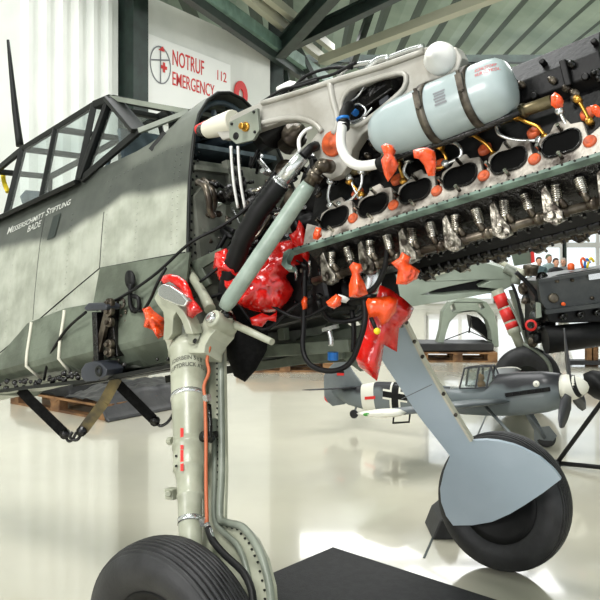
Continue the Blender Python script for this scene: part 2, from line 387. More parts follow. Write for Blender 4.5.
# sign on the office wall
sg = empty('emergency_sign', Matrix.Translation(wallpt(150, 130)), 'white board on left wall lettered NOTRUF and EMERGENCY in red capitals', 'sign')
sgi = sg.matrix_world.inverted()
a = wallpt(147, 30, .03); b = wallpt(230.5, 30, .03); a.z = wallpt(150, 112).z-.12
zt = wallpt(150, 35).z
sb = MB(); sb.prism([(0, 0), ((b-a).to_2d().length, 0), ((b-a).to_2d().length, zt-a.z), (0, zt-a.z)], None, lambda u, v, t: a+wd*u+V((0, 0, v))-wn*t, 0, .03)
M['board'] = mat('sign_board', srgb(238,240,236), .35); M['redletter'] = mat('red_lettering', srgb(206,36,34), .5)
sb.build('sign_board', M['board'], sg, sgi)
def wtext(s, px, py, hpx, pxend):
    p = wallpt(px, py, .034); e = wallpt(px, py-hpx, .034); q = wallpt(pxend, py, .034)
    size = (e.z-p.z)/.72; L = (q-p).to_2d().length
    o = text(s, size, wd, (0, 0, 1), p, M['redletter'], 'lettering', extr=.002)
    w = max((v.co-p).dot(wd) for v in o.data.vertices); k = L/w
    for v in o.data.vertices:
        d = (v.co-p).dot(wd); v.co = sgi @ (v.co+wd*d*(k-1))
    o.parent = sg; return o
TOFF[0] = .002; wtext('NOTRUF', 172, 64.5, 16, 204); wtext('EMERGENCY', 172, 84.5, 14, 214.5); wtext('112', 216, 79, 10, 226.5); TOFF[0] = .012
em = MB(); ec = wallpt(160.5, 65, .036)
def wring(c, r0, r1, t=.004):
    pts = [(math.cos(2*PI*i/32), math.sin(2*PI*i/32)) for i in range(32)]
    em.prism([(x*r1, z*r1*1.15) for x, z in pts], [[(x*r0, z*r0*1.15) for x, z in pts]], lambda u, v, s: c+wd*u+V((0, 0, v))+wn*s, 0, t)
M['greyline'] = mat('grey_line', srgb(120,122,126), .5)
wring(ec, .215, .23); em.prism([(-.01, -.25), (.01, -.25), (.01, .25), (-.01, .25)], None, lambda u, v, s: ec+wd*u+V((0, 0, v))+wn*s, 0, .004)
em.prism([(-.2, .02), (.2, .1), (.2, .12), (-.2, .04)], None, lambda u, v, s: ec+wd*u+V((0, 0, v))+wn*s, 0, .004)
em.build('emblem_circle', M['greyline'], sg, sgi)
cr2 = MB(); cc = wallpt(164, 67.5, .042)
for q_ in (0,): cr2.prism([(-.022,-.07),(.022,-.07),(.022,-.022),(.065,-.022),(.065,.022),(.022,.022),(.022,.07),(-.022,.07),(-.022,.022),(-.065,.022),(-.065,-.022),(-.022,-.022)], None, lambda u, v, s: cc+wd*u+V((0, 0, v))+wn*s, 0, .004)
cr2.build('red_cross', M['redletter'], sg, sgi); cr2 = MB(); cc = wallpt(162, 51, .042); cr2.prism([(-.08, 0), (.06, 0), (.02, .07)], None, lambda u, v, s: cc+wd*u+V((0, 0, v))+wn*s, 0, .004)
cr2.build('red_wedge', M['redletter'], sg, sgi)
em = MB(); ec = wallpt(240.5, 94.5, .02); wring(ec, .075, .19, .02)
fs = em.build('round_sign', M['redletter']); tag(fs, 'round red ring sign on left wall just above the open airplane nose', 'sign')
# ceiling lamps added above the view to help light the hall
for i, (x, y) in enumerate(((6.5, 12.5), (2.0, 10.5))):
    r = empty('ceiling_lamp', Matrix.Translation((x, y, 5.7)), 'long white lamp fitting hanging under the roof', 'lamp')
    MB().box((0, 0, .06), (.3, 1.6, .1)).build('housing', M['white'], r); MB().box((0, 0, 0), (.24, 1.5, .03)).build('diffuser', M['lamp'], r)
    MB().cyl((0, -.6, .1), (0, -.6, .6), .01).build('hanger', M['mullion'], r); MB().cyl((0, .6, .1), (0, .6, .6), .01).build('hanger', M['mullion'], r)
    r['label'] = ['long white lamp fitting hanging under the roof on the far right', 'long white lamp fitting hanging under the roof nearer the office wall'][i]
# ================================================================ THE FIGHTER AIRPLANE
A = empty('fighter_airplane', MA, 'big grey camouflaged airplane in the foreground with its engine uncovered, standing on its own wheels', 'airplane')
SEC = [(-.24, .0), (-.235, .2), (-.2, .42), (-.1, .48), (0, .465), (.1, .435), (.26, .40), (.4, .365), (.5, .338), (.6, .305), (.7, .268)]
def section(x):
    """right-hand half section, bottom to top: list of (z, halfwidth)"""
    g = 1+.07*min(max(-x/.8, 0), 1) - .25*max(0, -(x+1.6))
    bz = .10*min(max(-x/1.3, 0), 1)
    k = min(max((-x-.08)/.26, 0), 1); k = k*k*(3-2*k)       # 0 nose decking, 1 cockpit sill
    top = [(.8, .215), (.87, .15), (.915, .08), (.93, 0)]; sil = [(.745, .262), (.765, .2), (.772, .1), (.775, 0)]
    r = [(z + (bz if z < -.15 else bz*.5 if z < -.05 else 0), w*g) for z, w in SEC]
    r += [(a[0]*(1-k)+b[0]*k, (a[1]*(1-k)+b[1]*k)*g) for a, b in zip(top, sil)]
    return r
def hw(x, z):
    s = section(x)
    for (z0, w0_), (z1, w1) in zip(s, s[1:]):
        if z0 <= z <= z1: t = (z-z0)/max(z1-z0, 1e-6); return w0_+(w1-w0_)*t
    return 0
rings = []
xs = [0, -.03, -.08, -.14, -.2, -.26, -.34, -.5, -.7, -.9, -1.1, -1.3, -1.5, -1.8, -2.1, -2.4]
for x in xs:
    s = section(x); rings.append([V((x, -w, z)) for z, w in s]+[V((x, w, z)) for z, w in reversed(s[1:-1])])
fu = MB().loft(rings, 0, True, True, (False, True))
# rolled lip of the skin around the open front
lip = rings[0][2:]+[]
half = [V((.004, -w, z)) for z, w in section(0)][2:]; half2 = [V((.004, w, z)) for z, w in reversed(section(0))][1:-2]
fu.tube(half+half2, .008, 6, 1, sp=1)
fus = fu.build('fuselage', [M['fuse'], M['dark']], A, recalc=True)
def skin(x, z, off=.003): return V((x, -(hw(x, z)+off), z))
# seams
sm = MB()
def seam(pts, m, w=.004):
    q = []
    for (x0, z0), (x1, z1) in zip(pts, pts[1:]):
        k = max(1, int(math.hypot(x1-x0, z1-z0)/.04))
        q += [skin(x0+(x1-x0)*i/k, z0+(z1-z0)*i/k, .0) for i in range(k)]
    q.append(skin(*pts[-1], .0)); m.tube(q, w/2, 6, sp=1)
seam([(-.52, .27), (-.52, .52)], sm); seam([(-.52, .27), (-.01, .215)], sm, .006); seam([(-.52, .27), (-1.32, .0)], sm, .006); seam([(-.98, .14), (-.98, .62)], sm, .003)
sm.build('panel_seam', M['dark'], fus)
rvm = MB()
for (xa_, za_), (xb_, zb_) in (((-.50, .29), (-.50, .66)), ((-.06, .24), (-.06, .7)), ((-.09, .24), (-.09, .7)), ((-.50, .25), (-.05, .2)), ((-.53, .25), (-1.25, .0)), ((-.96, .16), (-.96, .62)), ((-.3, .24), (-.3, .66)), ((-.55, .66), (-.1, .69)), ((-.75, .2), (-.75, .6)), ((-1.2, .1), (-1.2, .6))):
    k_ = int(math.hypot(xb_-xa_, zb_-za_)/.026)
    for i in range(k_): t_ = i/k_; q = skin(xa_+(xb_-xa_)*t_, za_+(zb_-za_)*t_, -.001); rvm.lathe(q, (0, -1, .2), [(0, .0042), (.0022, .0034), (.003, 0)], 6)
o_ = rvm.build('rivet_rows', M['fuse'], fus); o_['kind'] = 'stuff'
# lettering on the side
cf = lambda q: V((q.x, -(hw(q.x, q.z)+.0035), q.z))
M['letter'] = mat('white_lettering', srgb(226,228,222), .6)
t0 = MI @ onplane(4, 234.5, MA @ V((0, -.335, 0)), P); t1 = MI @ onplane(67, 204, MA @ V((0, -.335, 0)), P)
dl = V((t1.x-t0.x, 0, t1.z-t0.z)); 
lt = text('Messerschmitt Stiftung', .05, dl, V((-dl.z, 0, dl.x)), t0, M['letter'], 'lettering', None, conf=None, small=True, shear=.12)
k = dl.length/max((v.co-t0).dot(dl.normalized()) for v in lt.data.vertices)
for v in lt.data.vertices:
    d = (v.co-t0).dot(dl.normalized()); v.co = cf(v.co+dl.normalized()*d*(k-1))
lt.parent = fus
t0 = MI @ onplane(27, 232.5, MA @ V((0, -.335, 0)), P)
lt = text('BADE', .045, dl, V((-dl.z, 0, dl.x)), t0, M['letter'], 'lettering', None, conf=cf, shear=.12); lt.parent = fus
# small vents in the skin
hm = MB()
def patch(m, x0, x1, z0, z1, off=.002, t=.006, mi=0, slant=0):
    n = 4
    a = [skin(x0+(x1-x0)*i/n+slant*(z0-z0), z0, off) for i in range(n+1)]; b = [skin(x0+(x1-x0)*i/n+slant, z1, off) for i in range(n+1)]
    vs = a+b; inn = [v+V((0, t, 0)) for v in vs]
    m.add(vs+inn, [(i, i+1, n+1+i+1, n+1+i) for i in range(n)]+[(i+2*n+2, n+1+i+2*n+2, n+2+i+2*n+2, i+1+2*n+2) for i in range(n)], mi)
q = AP(50, 227, -.36); patch(hm, q.x-.03, q.x+.03, q.z-.055, q.z+.055, .003, .02, 0, .02)
hm.build('step_hatch', M['mullion'], fus)
ar = MB(); q = APL(124, 146, (0, -.29, 0), (0, 1, 0)); ar.lathe(skin(q.x, q.z, -.01), (0.1, -1, .35), [(0, .0), (0, .03), (.018, .028), (.02, 0)], 16, sq=.7)
ar.build('vent_scoop', M['black'], fus)
sl = MB(); q = AP(154, 140, -.28); sl.bar(skin(q.x-.04, q.z-.03, .004), skin(q.x+.03, q.z+.03, .004), .006, .02); sl.build('fastener_latch', M['dark'], fus)
# fairing flange of the missing wing: the darker rib plate low on the side
rp = MB()
def onskin(pts, m, off, t, mi=0):
    """a plate following the side; pts are (x, z)"""
    co = [V(p) for p in pts]; o2 = []
    for i in range(len(co)):
        a, b = co[i], co[(i+1) % len(co)]; k = max(1, int((b-a).length/.06)); o2 += [a.lerp(b, j/k) for j in range(k)]
    al_ = list(o2); x = min(p.x for p in o2)
    while x < max(p.x for p in o2):
        for z in (-.18, -.15, -.1, -.075, -.05, -.025, 0, .05, .1, .15, .2, .26, .3, .4):
            c = False; j = len(o2)-1
            for i in range(len(o2)):
                a = o2[i]; b = o2[j]
                if (a.y > z) != (b.y > z) and x < (b.x-a.x)*(z-a.y)/(b.y-a.y)+a.x: c = not c
                j = i
            if c: al_.append(V((x, z)))
        x += .05
    r = geometry.delaunay_2d_cdt(al_, [], [list(range(len(o2)))], 1, 1e-5)
    vs = [skin(v.x, v.y, off) for v in r[0]]; n = len(vs)
    fs = [tuple(f) for f in r[2]]
    cnt = {}
    for f in fs:
        for i in range(len(f)): cnt[(f[i], f[(i+1) % len(f)])] = 1
    side = [(i, j, n+j, n+i) for (i, j) in cnt if (j, i) not in cnt]
    m.add(vs+[v+V((0, t, 0)) for v in vs], fs+[tuple(i+n for i in f)[::-1] for f in fs]+side, mi)
def sx(px, py, w=.45): q = AP(px, py, -w); return (q.x, q.z)
pp = [sx(-40, 408), sx(2, 368), sx(33, 323), sx(70, 308), sx(97, 303), sx(97, 268), sx(186, 252), sx(190, 330), sx(184, 358), sx(100, 377), sx(0, 390), sx(-40, 396)]
pp = [(x, max(z, -.2)) for x, z in pp]
onskin(pp, rp, .020, .010); root_plate = rp.build('wing_root_plate', M['inner'], A)
rb = MB()
for a, b in (((38, 322), (45, 378)), ((70, 310), (77, 372))):
    rb = MB(); rb.tube([skin(*sx(a[0]+(b[0]-a[0])*k/8, a[1]+(b[1]-a[1])*k/8), .024) for k in range(9)], .007, 6, sp=1); rb.build('rib', M['cream'], root_plate)
# dirt-crusted lower flange of the plate
lf = MB(); e0 = [(-30, 397), (0, 391), (40, 386), (85, 381), (130, 374), (178, 365), (196, 361)]
pts = [AP(x, y, -.5) for x, y in e0]
for a, b in zip(pts, pts[1:]): lf.bar(a, b, .09, .014); 
for i in range(70):
    t = random.random()*(len(pts)-1); k = int(t); p = pts[k].lerp(pts[k+1], t-k)
    if random.random() < .6: p = pts[0].lerp(pts[3], random.random())
    r = random.uniform(.006, .014); lf.lathe(p+V((0, -.02, .012+random.random()*.03)), (0, -1, random.uniform(-.5, 1)), [(0, r), (r, r*.7), (r*1.2, 0)], 6, 1)
lf.build('lower_flange', [M['dark'], M['blackgloss']], A)
bb = MB(); bb.bar(AP(110, 379, -.25), AP(200, 363, -.25), .4, .02); bb.bar(AP(180, 377, .25), AP(345, 352, .25), .2, .035); bb.build('belly_plate', M['dark'], A)
# ---- canopy
cp = MB(); gp = []
def cpt(px, py, y): q = AP(px, py, -y); return V((q.x, -y, q.z))
S0 = cpt(7, 214, .30); S1 = cpt(78, 181, .30); S2 = V((S1.x+.02, -.295, S1.z)); Wb = cpt(139, 131, .235)
T0 = cpt(23, 149, .20); T1 = cpt(94, 105, .20); Wt = cpt(111, 98, .19)
Tm = T0.lerp(T1, .52); Sm = S0.lerp(S1, .50)
Tm = cpt(56, 129, .20); Sm = cpt(42, 197, .30)
Rb = V((S0.x-.5, -.28, S0.z+.02)); Rt = V((S0.x-.25, -.17, T0.z-.02))
Fb = V((-.10, -.06, .905)); 
def mir(v): return V((v.x, -v.y, v.z))
for f in (lambda v: v, mir):
    n = V((0, 1, .4))
    for a, b, w in ((S0, T0, .035), (Sm, Tm, .03), (S1, T1, .03), (S0, S1, .05), (T0, T1, .028), (S2, Wt, .05), (Wt, Wb, .075), (T1, Wt, .035), (S2, Wb, .03), (S0, Rb, .05), (Rt, T0, .03), (Rb, Rt, .04)):
        cp.bar(f(a), f(b), .022, w, up=n if w > .04 else (0, 0, 1))
for a in (T0, Tm, T1, Wt, Rt): cp.bar(a, mir(a), .03, .025)

canopy = cp.build('canopy_frame', M['dark'], A, bevel=.003)
def pane(pts, par=canopy, m='glass', t=.006):
    pts = [V(p) for p in pts]; n = (pts[1]-pts[0]).cross(pts[2]-pts[0]).normalized()*t
    mb = MB(); k = len(pts); mb.add(pts+[p+n for p in pts], [tuple(range(k)), tuple(range(2*k-1, k-1, -1))]+[(i, (i+1) % k, (i+1) % k+k, i+k) for i in range(k)])
    return mb.build('glass_pane', M[m], par)
for f in (lambda v: v, mir):
    pane([f(S0), f(Sm), f(Tm), f(T0)]); pane([f(Sm), f(S1), f(T1), f(Tm)]); pane([f(S2), f(Wb), f(Wt)])
pane([T0, T1, mir(T1), mir(T0)])
fr = MB(); B0 = V((-.13, -.13, .87)); 
for a, b in ((Wt, B0), (mir(Wt), mir(B0)), (B0, mir(B0)), (Wb, B0), (mir(Wb), mir(B0))): fr.bar(a, b, .02, .022)
fr.bar(Fb, mir(Fb), .03, .03); fr.build('windshield_frame', M['greygreen'], A); pane([Wt, B0, mir(B0), mir(Wt)])
am = MB(); am.tube([cpt(20, 146, .0), cpt(15, 108, 0), cpt(8, 40, 0)], [.022, .018, .008], 10); am.build('antenna_mast', M['dark'], A)
lv = MB(); lv.tube([cpt(8, 192, .1), cpt(4, 182, .1), cpt(3, 172, .1)], .013, 8); lv.build('canopy_lever', M['yellow'], A)
st = MB(); st.box((-1.35, 0, .80), (.06, .3, .14), Matrix.Rotation(-.3, 3, 'Y')); st.tube([V((-1.0, .1, .77)), V((-.98, .1, .9)), V((-.95, .1, .95))], .012, 8); st.bar((-.6, .05, .78), (-.6, .2, .9), .05, .1); st.build('seat_and_sight', M['bluegrey'], A)
# ---- firewall
fw = MB(); s = [(z, w) for z, w in section(0) if z < .7]
out = [(-w+.006, z) for z, w in s if w > .1]+[(w-.006, z) for z, w in reversed(s) if w > .1]
fw.prism(out, None, lambda u, v, t: V((t, u, v)), -.03, -.012)
for z in [(-.15+.035*i) for i in range(24)]:
    for d in (.03, .055):
        fw.lathe((-.012, -(hw(0, z)-d), z+(.015 if d > .05 else 0)), (1, 0, 0), [(0, .006), (.004, .005), (.006, 0)], 6, 1)
for (y, z, w_, h_) in ((-.2, .56, .2, .02), (-.1, .5, .02, .22), (-.2, .3, .24, .016)): fw.box((0, y, z), (.03, w_, h_))
fw.prism([(-.36, .12), (-.2, .16), (-.16, .42), (-.25, .5), (-.33, .44)], None, lambda u, v, t: V((t, u, v)), -.012, .012)
fw.build('firewall', [M['firewall'], M['black']], A)
gb = MB(); gb.box((-.25, 0, .66), (.5, .5, .02)); gb.box((-.5, 0, .78), (.02, .42, .26)); gb.build('gun_bay_shelf', M['bluegrey'], A)
gt = MB()
for y in (-.12, .02, .14): gt.tube([V((-.48, y, .78)), V((-.02, y+.02, .76))], .022, 10)
gt.bar((-.3, -.2, .73), (-.03, .12, .86), .03, .05); gt.bar((-.2, .2, .72), (-.02, -.1, .83), .02, .03); gt.tube([V((-.05, -.24, .7)), V((-.04, -.15, .84)), V((-.04, 0, .9)), V((-.04, .15, .84)), V((-.04, .24, .7))], .012, 8)
gt.build('gun_bay_tubes', M['bluegrey'], A)
MB().lathe(AP(205, 127, -.26), (1, 0, 0), [(-.04, 0), (-.04, .022), (.02, .022), (.02, 0)], 10).build('cable_plug', M['redpaint'], A)
# ---- engine
R0 = V((0, -.36, .095)); ev = V((0, .5, .8660)); nv = V((0, -.8660, .5))
def FP(px, py): q = APL(px, py, R0, nv); return (q.x, (q-R0).dot(ev))
ports = [FP(*p) for p in ((339, 222), (379, 207), (419, 194), (465, 179), (512, 162), (565, 146))]
px_x = [p[0] for p in ports]; pitch = (px_x[-1]-px_x[0])/5; x0p = px_x[0]; s0p = sum(p[1] for p in ports)/6
def bank(sg):
    Y_ = lambda v: V((v.x, v.y*-sg, v.z))
    fp = lambda x, s, n=0: Y_(V((x, 0, 0))+V((0, R0.y, R0.z))+ev*s+nv*n)
    xa, xb = x0p-.13, x0p+5*pitch+.13
    b = MB(); cs = [(-.06, .42), (-.235, .312), (-.352, .108), (-.33, .085), (-.2, .0), (-.1, .12), (-.02, .2)]
    b.prism(cs, None, lambda u, v, t: Y_(V((t, u, v))), xa, xb)
    bk = b.build('cylinder_bank', M['block'], A)
    hp = MB(); o = [(xa, .0), (xb, .0)]; up = []
    for i in range(6):
        x = x0p+i*pitch
        up += [(x-.074, .07), (x-.068, .122), (x-.036, .134), (x-.022, .162), (x+.014, .166), (x+.028, .14), (x+.062, .134), (x+.073, .074)]
    o = [(xa, .0)]+[(xa, .10)]+up+[(xb, .11), (xb, .0)]
    hp.prism(o[::-1], None, lambda u, v, t: fp(u, v, t), .0, .022); hp.build('head_face', M['dirtyalu'], bk, bevel=.004)
    for i in range(6):
        x = x0p+i*pitch; pm = MB()
        ol = lambda rx, rz: [(x+rx*math.copysign(abs(math.cos(t))**.75, math.cos(t)), .078+rz*math.copysign(abs(math.sin(t))**.8, math.sin(t))*(1-.14*math.exp(-(math.cos(t)/.25)**2))) for t in [2*PI*k/28 for k in range(28)]]
        pm.prism(ol(.057, .043), None, lambda u, v, t: fp(u, v, t), .02, .0245)  # solid black disc in place of the shaded cavity
        pm.prism(ol(.059, .045), [ol(.054, .040)], lambda u, v, t: fp(u, v, t), .018, .029, 1)
        pm.build('exhaust_port', [M['soot'], M['blackgloss']], bk)
        sd = MB()
        for dx, ds in ((0, .026), (0, .128), (-.062, .078)): MB().cyl(fp(x+dx, ds, .02), fp(x+dx, ds, .05), .006, 8).build('port_stud', M['chrome'], bk)
        if i < 5 or True:
            cm = MB(); cx = x+pitch/2
            cm.lathe(fp(cx, .052, .02), Y_(nv), [(0, .019), (.008, .019), (.010, .012), (.004, .006), (.004, 0)], 16); cm.build('spark_plug_cap', M['cork'], bk)
            c2 = MB(); c2.lathe(fp(cx-.01, .17, .0), Y_(nv)+V((.2, 0, .2)), [(0, .024), (.014, .024), (.017, .014), (.012, .007), (.012, 0)], 16, sq=.75); c2.build('upper_plug_cap', M['cork'], bk)
    # long flange rail with bolts
    rl = MB(); L0 = xa+.0
    rl.prism([(xa-.06, -.006), (xb, -.006), (xb, .006), (xa-.06, .006)], None, lambda u, v, t: fp(u, v, t), -.004, .024)
    rl.prism([(xa-.06, .01), (xa-.085, -.0), (xa-.085, -.05), (xa-.06, -.075), (xa-.03, -.085), (xa-.03, -.07), (xa-.055, -.055), (xa-.062, -.035), (xa-.05, -.006)], None, lambda u, v, t: fp(u, v, t), .0, .024)
    for i in range(30):
        x = xa-.04+i*(xb-xa)/29.5; rl.cyl(fp(x, .0, .024), fp(x, .0, .028), .004, 6, 1); rl.cyl(fp(x+.02, .005, .018), fp(x+.02, .011, .018), .0055, 6, 1)
    rl.build('flange_rail', [M['rail'], M['blackgloss']], bk, bevel=.002)
    ch = MB(); ch.prism([(-.352, .09), (-.30, .10), (-.22, .01), (-.24, -.02), (-.26, .0)], None, lambda u, v, t: Y_(V((t, u, v))), xa, xb); ch.build('valve_chamber', M['blackgloss'], bk)
    # rocker shaft, rockers, springs
    rs = MB(); sy, sz = -.325, -.012
    sp = lambda x, dy=0, dz=0: Y_(V((x, sy+dy, sz+dz)))
    rs.tube([sp(xa-.02), sp(xb)], .0135, 12, sp=1)
    for i in range(12):
        x = x0p-.035+i*pitch/2-.005
        rs.lathe(sp(x), (1, 0, 0), [(-.012, .0), (-.012, .019), (.012, .019), (.012, 0)], 10)
    shaft = rs.build('rocker_shaft', M['oilsteel'], bk)
    for i in range(12):
        x = x0p-.045+(i//2)*pitch+(i % 2)*.066+.0; m = MB(); pr = [(0, .0), (0, .014)]
        for k in range(7): h = .004+k*.0062; pr += [(h, .0155), (h+.0022, .0175), (h+.0044, .0155), (h+.0052, .0135)]
        pr += [(.049, .016), (.054, .012), (.060, .007), (.066, .007), (.066, 0)]
        m.lathe(sp(x, -.008, .082), Y_(V((.12*(1 if i % 2 else -1), -.1, -1))), pr, 12); m.build('valve_spring', M['chrome'], bk)
        m = MB(); m.tube([sp(x+.012, -.012, .012), sp(x+.008, -.02, .028), sp(x, -.012, .034)], [.011, .009, .007], 8); m.build('rocker_arm', M['oilsteel'], bk)
    for i in range(7):
        x = x0p-pitch/2+i*pitch+.008; m = MB()
        m.prism([(x-.012, .075), (x+.004, .085), (x+.016, .03), (x+.034, .0), (x+.03, -.025), (x-.0, -.032), (x-.024, -.012), (x-.02, .02)], None, lambda u, v, t: sp(u, t, v), -.028, .0)
        m.cyl(sp(x+.002, -.028, -.004), sp(x+.002, -.04, -.004), .012, 10); m.cyl(sp(x+.024, -.024, -.022), sp(x+.024, -.042, -.028), .006, 8)
        m.build('shaft_bracket', M['bracket'], bk, bevel=.004)
    cs_ = MB(); cs_.tube([sp(xa, .085, .012), sp(xb, .085, .012)], .02, 12, sp=1)
    for i in range(24):
        x = xa+.05+i*(xb-xa-.08)/23; cs_.lathe(sp(x, .085, .012), (1, 0, 0), [(0, 0), (0, .026), (.014, .026), (.014, 0)], 12)
        cs_.cyl(sp(x+.02, .06, -.012), sp(x+.02, .055, -.024), .006, 6)
    cs_.build('camshaft', M['blackgloss'], bk)
    return bk
bank(-1)
bp_ = bank(1)
xa, xb = x0p-.13, x0p+5*pitch+.13
cc_ = MB(); cc_.prism([(-.20, .32), (-.235, .36), (-.235, .42), (-.16, .50), (.16, .50), (.235, .42), (.235, .36), (.2, .32), (.0, .12)], None, lambda u, v, t: V((t, u, v)), xa, xb)
for i in range(7):
    x = xa+.02+i*pitch*.98; cc_.box((x, -.245, .39), (.02, .03, .08)); cc_.cyl((x+.05, -.235, .36), (x+.05, -.255, .36), .012, 8); cc_.cyl((x+.09, -.2, .45), (x+.09, -.23, .46), .01, 8)
cc_.lathe((xb, 0, .3), (1, 0, 0), [(0, .0), (0, .2), (.05, .19), (.08, .13), (.2, .11), (.21, .06), (.3, .055), (.3, 0)], 24)
cc_.lathe((xa, 0, .28), (-1, 0, 0), [(0, .0), (0, .22), (.1, .21), (.16, .15), (.2, .12), (.2, 0)], 24)
cc_.build('crankcase', M['block'], A, bevel=.006)
# conduit and injection lines
cd = MB(); yc = -.285
cdp = [AP(552, 101, yc), AP(470, 133-3, yc), AP(400, 157, yc), AP(330, 178, yc)]
cd.tube(cdp, [.019, .018, .017, .016], 14, sp=2)
for t in (.1, .3, .5, .7): p = cdp[0].lerp(cdp[3], t); cd.lathe(p, cdp[3]-cdp[0], [(0, .016), (0, .023), (.014, .023), (.014, .016)], 12)
conduit = cd.build('ignition_conduit', M['bronze'], A)
def lines(name, m, r, L, par=A, y=-.30, seg=8, extra=None):
    for pts in L:
        mb = MB(); q = [AP(p[0], p[1], p[2] if len(p) > 2 else y) for p in pts]
        mb.tube(q, r, seg, sp=4)
        if extra:
            for e in (q[0], q[-1]): mb.lathe(e, (0, -1, .3), [(-.012, 0), (-.012, r*2), (.012, r*2), (.012, 0)], 8)
        mb.build(name, m, par)
lines('injection_pipe', M['silver'], .0058, [[(451,141),(460,147),(460,157),(446,164)], [(496,124),(499,134),(515,140),(540,141)], [(350,178),(356,192),(361,197)], [(362,172),(361,186),(352,199),(340,205)], [(331,182),(328,196),(331,206)], [(408,160),(404,172),(412,182)], [(560,112),(566,124),(574,132)]], extra=1)
lines('injection_pipe', M['brass'], .0056, [[(440,147),(446,158),(443,167),(434,168)], [(469,133),(478,138),(488,146),(495,156)], [(516,117),(526,122),(538,127),(546,138)], [(398,163),(401,172),(404,182)], [(350,182),(357,190),(362,195)], [(578,100),(584,110),(590,122)]], extra=1)
# oily fittings scattered along the crankcase side
ft = MB(); rnd = random.Random(3)
for i in range(46):
    x = rnd.uniform(xa, xb); z = rnd.uniform(.30, .42); p = V((x, -.24 if z > .33 else -.25, z))
    ft = MB(); ft.lathe(p, (rnd.uniform(-.3, .3), -1, rnd.uniform(-.2, .5)), [(0, .011), (.014, .011), (.014, .007), (.024, .007), (.026, 0)], 8, rnd.choice((0, 0, 1))); ft.build('pipe_fitting', [M['blackgloss'], M['oilsteel']], A)
# ---- engine bearer (forged arm)
yb = -.34
def pl2(L, y=yb): return [(q.x, q.z) for q in (AP(a, b, y) for a, b in L)]
bo = pl2([(213,128),(236,113),(262,101),(300,89),(338,76),(380,63),(425,47),(440,44),(456,47),(462,58),(458,70),(444,77),(424,83),(404,101),(380,121),(362,134),(352,150),(350,163),(341,175),(330,180),(320,173),(317,160),(311,150),(311,140),(318,132),(312,125),(296,121),(280,122),(262,128),(240,136),(222,140)])
bh = pl2([(341,112),(342,101),(350,89),(372,80),(397,73),(406,76),(404,88),(391,101),(362,124),(352,126),(344,121)])
be = MB(); fnb = lambda u, v, t: V((u, t, v))
be.prism(bo, [bh], fnb, yb, yb+.05); br_ = be.build('engine_bearer', M['alu'], A, bevel=.009)
rim = MB()
def loop3(L, y): return [AP(a, b, y) for a, b in L]
q = loop3([(341,112),(342,101),(350,89),(372,80),(397,73),(406,76),(404,88),(391,101),(362,124),(352,126),(344,121)], yb-.004)
rim.tube(q+[q[0]], .009, 8, sp=2, cap=False)
rim.tube(loop3([(262,103),(300,92),(336,80),(380,67),(424,51)], yb-.004), .010, 8); rim.tube(loop3([(330,82),(333,100),(338,120),(334,134)], yb-.002), .012, 8)
rim.tube(loop3([(258,124),(280,119),(298,118),(314,123),(322,132)], yb-.003), .010, 8)
rim.build('bearer_rib', M['alu'], br_)
cn = MB(); a = AP(234, 121, yb+.02); b = AP(207, 130, -.30); cn.tube([a, a.lerp(b, .7), b], [.045, .04, .034], 16, sp=1); cn.build('bearer_socket', M['cream'], br_, bevel=.004)
bt = MB(); a = AP(210, 130, -.29); bt.lathe(a, a-AP(190, 134, -.28), [(-.05, 0), (-.05, .03), (0, .03), (.0, .018), (.05, .018), (.05, .026), (.07, .026), (.07, 0)], 10); bt.build('bearer_bolt', M['blackgloss'], br_)
bs = MB(); p = AP(441, 59, yb); bs.lathe(p, (0, -1, 0), [(0, .052), (.02, .05), (.035, .034), (.045, .03), (.06, .014), (.075, .012), (.075, 0)], 24); bs.build('bearer_boss', M['white'], br_)
od = MB(); p = AP(333, 144, yb); od.lathe(p, (0, -1, 0), [(-.01, .044), (.006, .044), (.01, .038), (.008, .012), (.016, .010), (.016, 0)], 28); od.build('orange_disc', M['cork'], br_)
bf = MB(); bf.prism(pl2([(229,122),(257,108),(259,130),(253,140),(236,144),(229,138)], -.37), None, fnb, -.37, -.355)
p = AP(246, 127, -.37); bf.lathe(p, (0, -1, 0), [(0, .018), (.008, .018), (.008, .012), (.03, .012), (.03, 0)], 14, 1); p = AP(236, 136, -.37); bf.lathe(p, (0, -1, 0), [(0, .014), (.003, .014), (.003, 0)], 14, 2)
for a in ((254, 112), (232, 124), (255, 132)): bf.lathe(AP(*a, -.37), (0, -1, 0), [(0, .006), (.005, .006), (.005, 0)], 8, 2)
bf.build('lug_plate', [M['greygreen'], M['brass'], M['black']], br_, bevel=.002)
# things seen through the bearer window: accessory box and leads
ab = MB(); ab.bar(AP(366, 108, -.26), AP(398, 86, -.26), .09, .07, up=(0, .3, 1)); ab.bar(AP(372, 96, -.28), AP(392, 84, -.28), .05, .05); ab.box(AP(385, 100, -.29), (.04, .02, .03), mi=1); ab.build('magneto_box', [M['blackgloss'], M['pad']], A, bevel=.004)
bl = MB(); bl.cyl(AP(352, 110, -.30), AP(356, 113, -.31), .012, 10); bl.cyl(AP(347, 121, -.33), AP(344, 123, -.345), .009, 10); bl.build('blue_fitting', M['blue'], A)
lines('ignition_lead', M['silver'], .004, [[(345,118),(356,104),(366,110),(360,120)], [(350,122),(362,118),(372,108)], [(346,104),(358,96),(364,86)], [(348,114),(352,124),(366,118)]], y=-.31)
bx = MB(); bx.prism(pl2([(336,95),(352,80),(412,66),(414,90),(362,136),(338,124)], -.24), None, fnb, -.24, -.22); bx.build('crankcase_cover', M['blackgloss'], A)
rt = MB(); rt.tube(loop3([(338,76),(352,66),(380,61),(404,52),(424,46)], -.30), .009, 8); rt.tube(loop3([(366,70),(378,60),(390,58)], -.30), .012, 8); rt.build('top_rail', M['silver'], A)
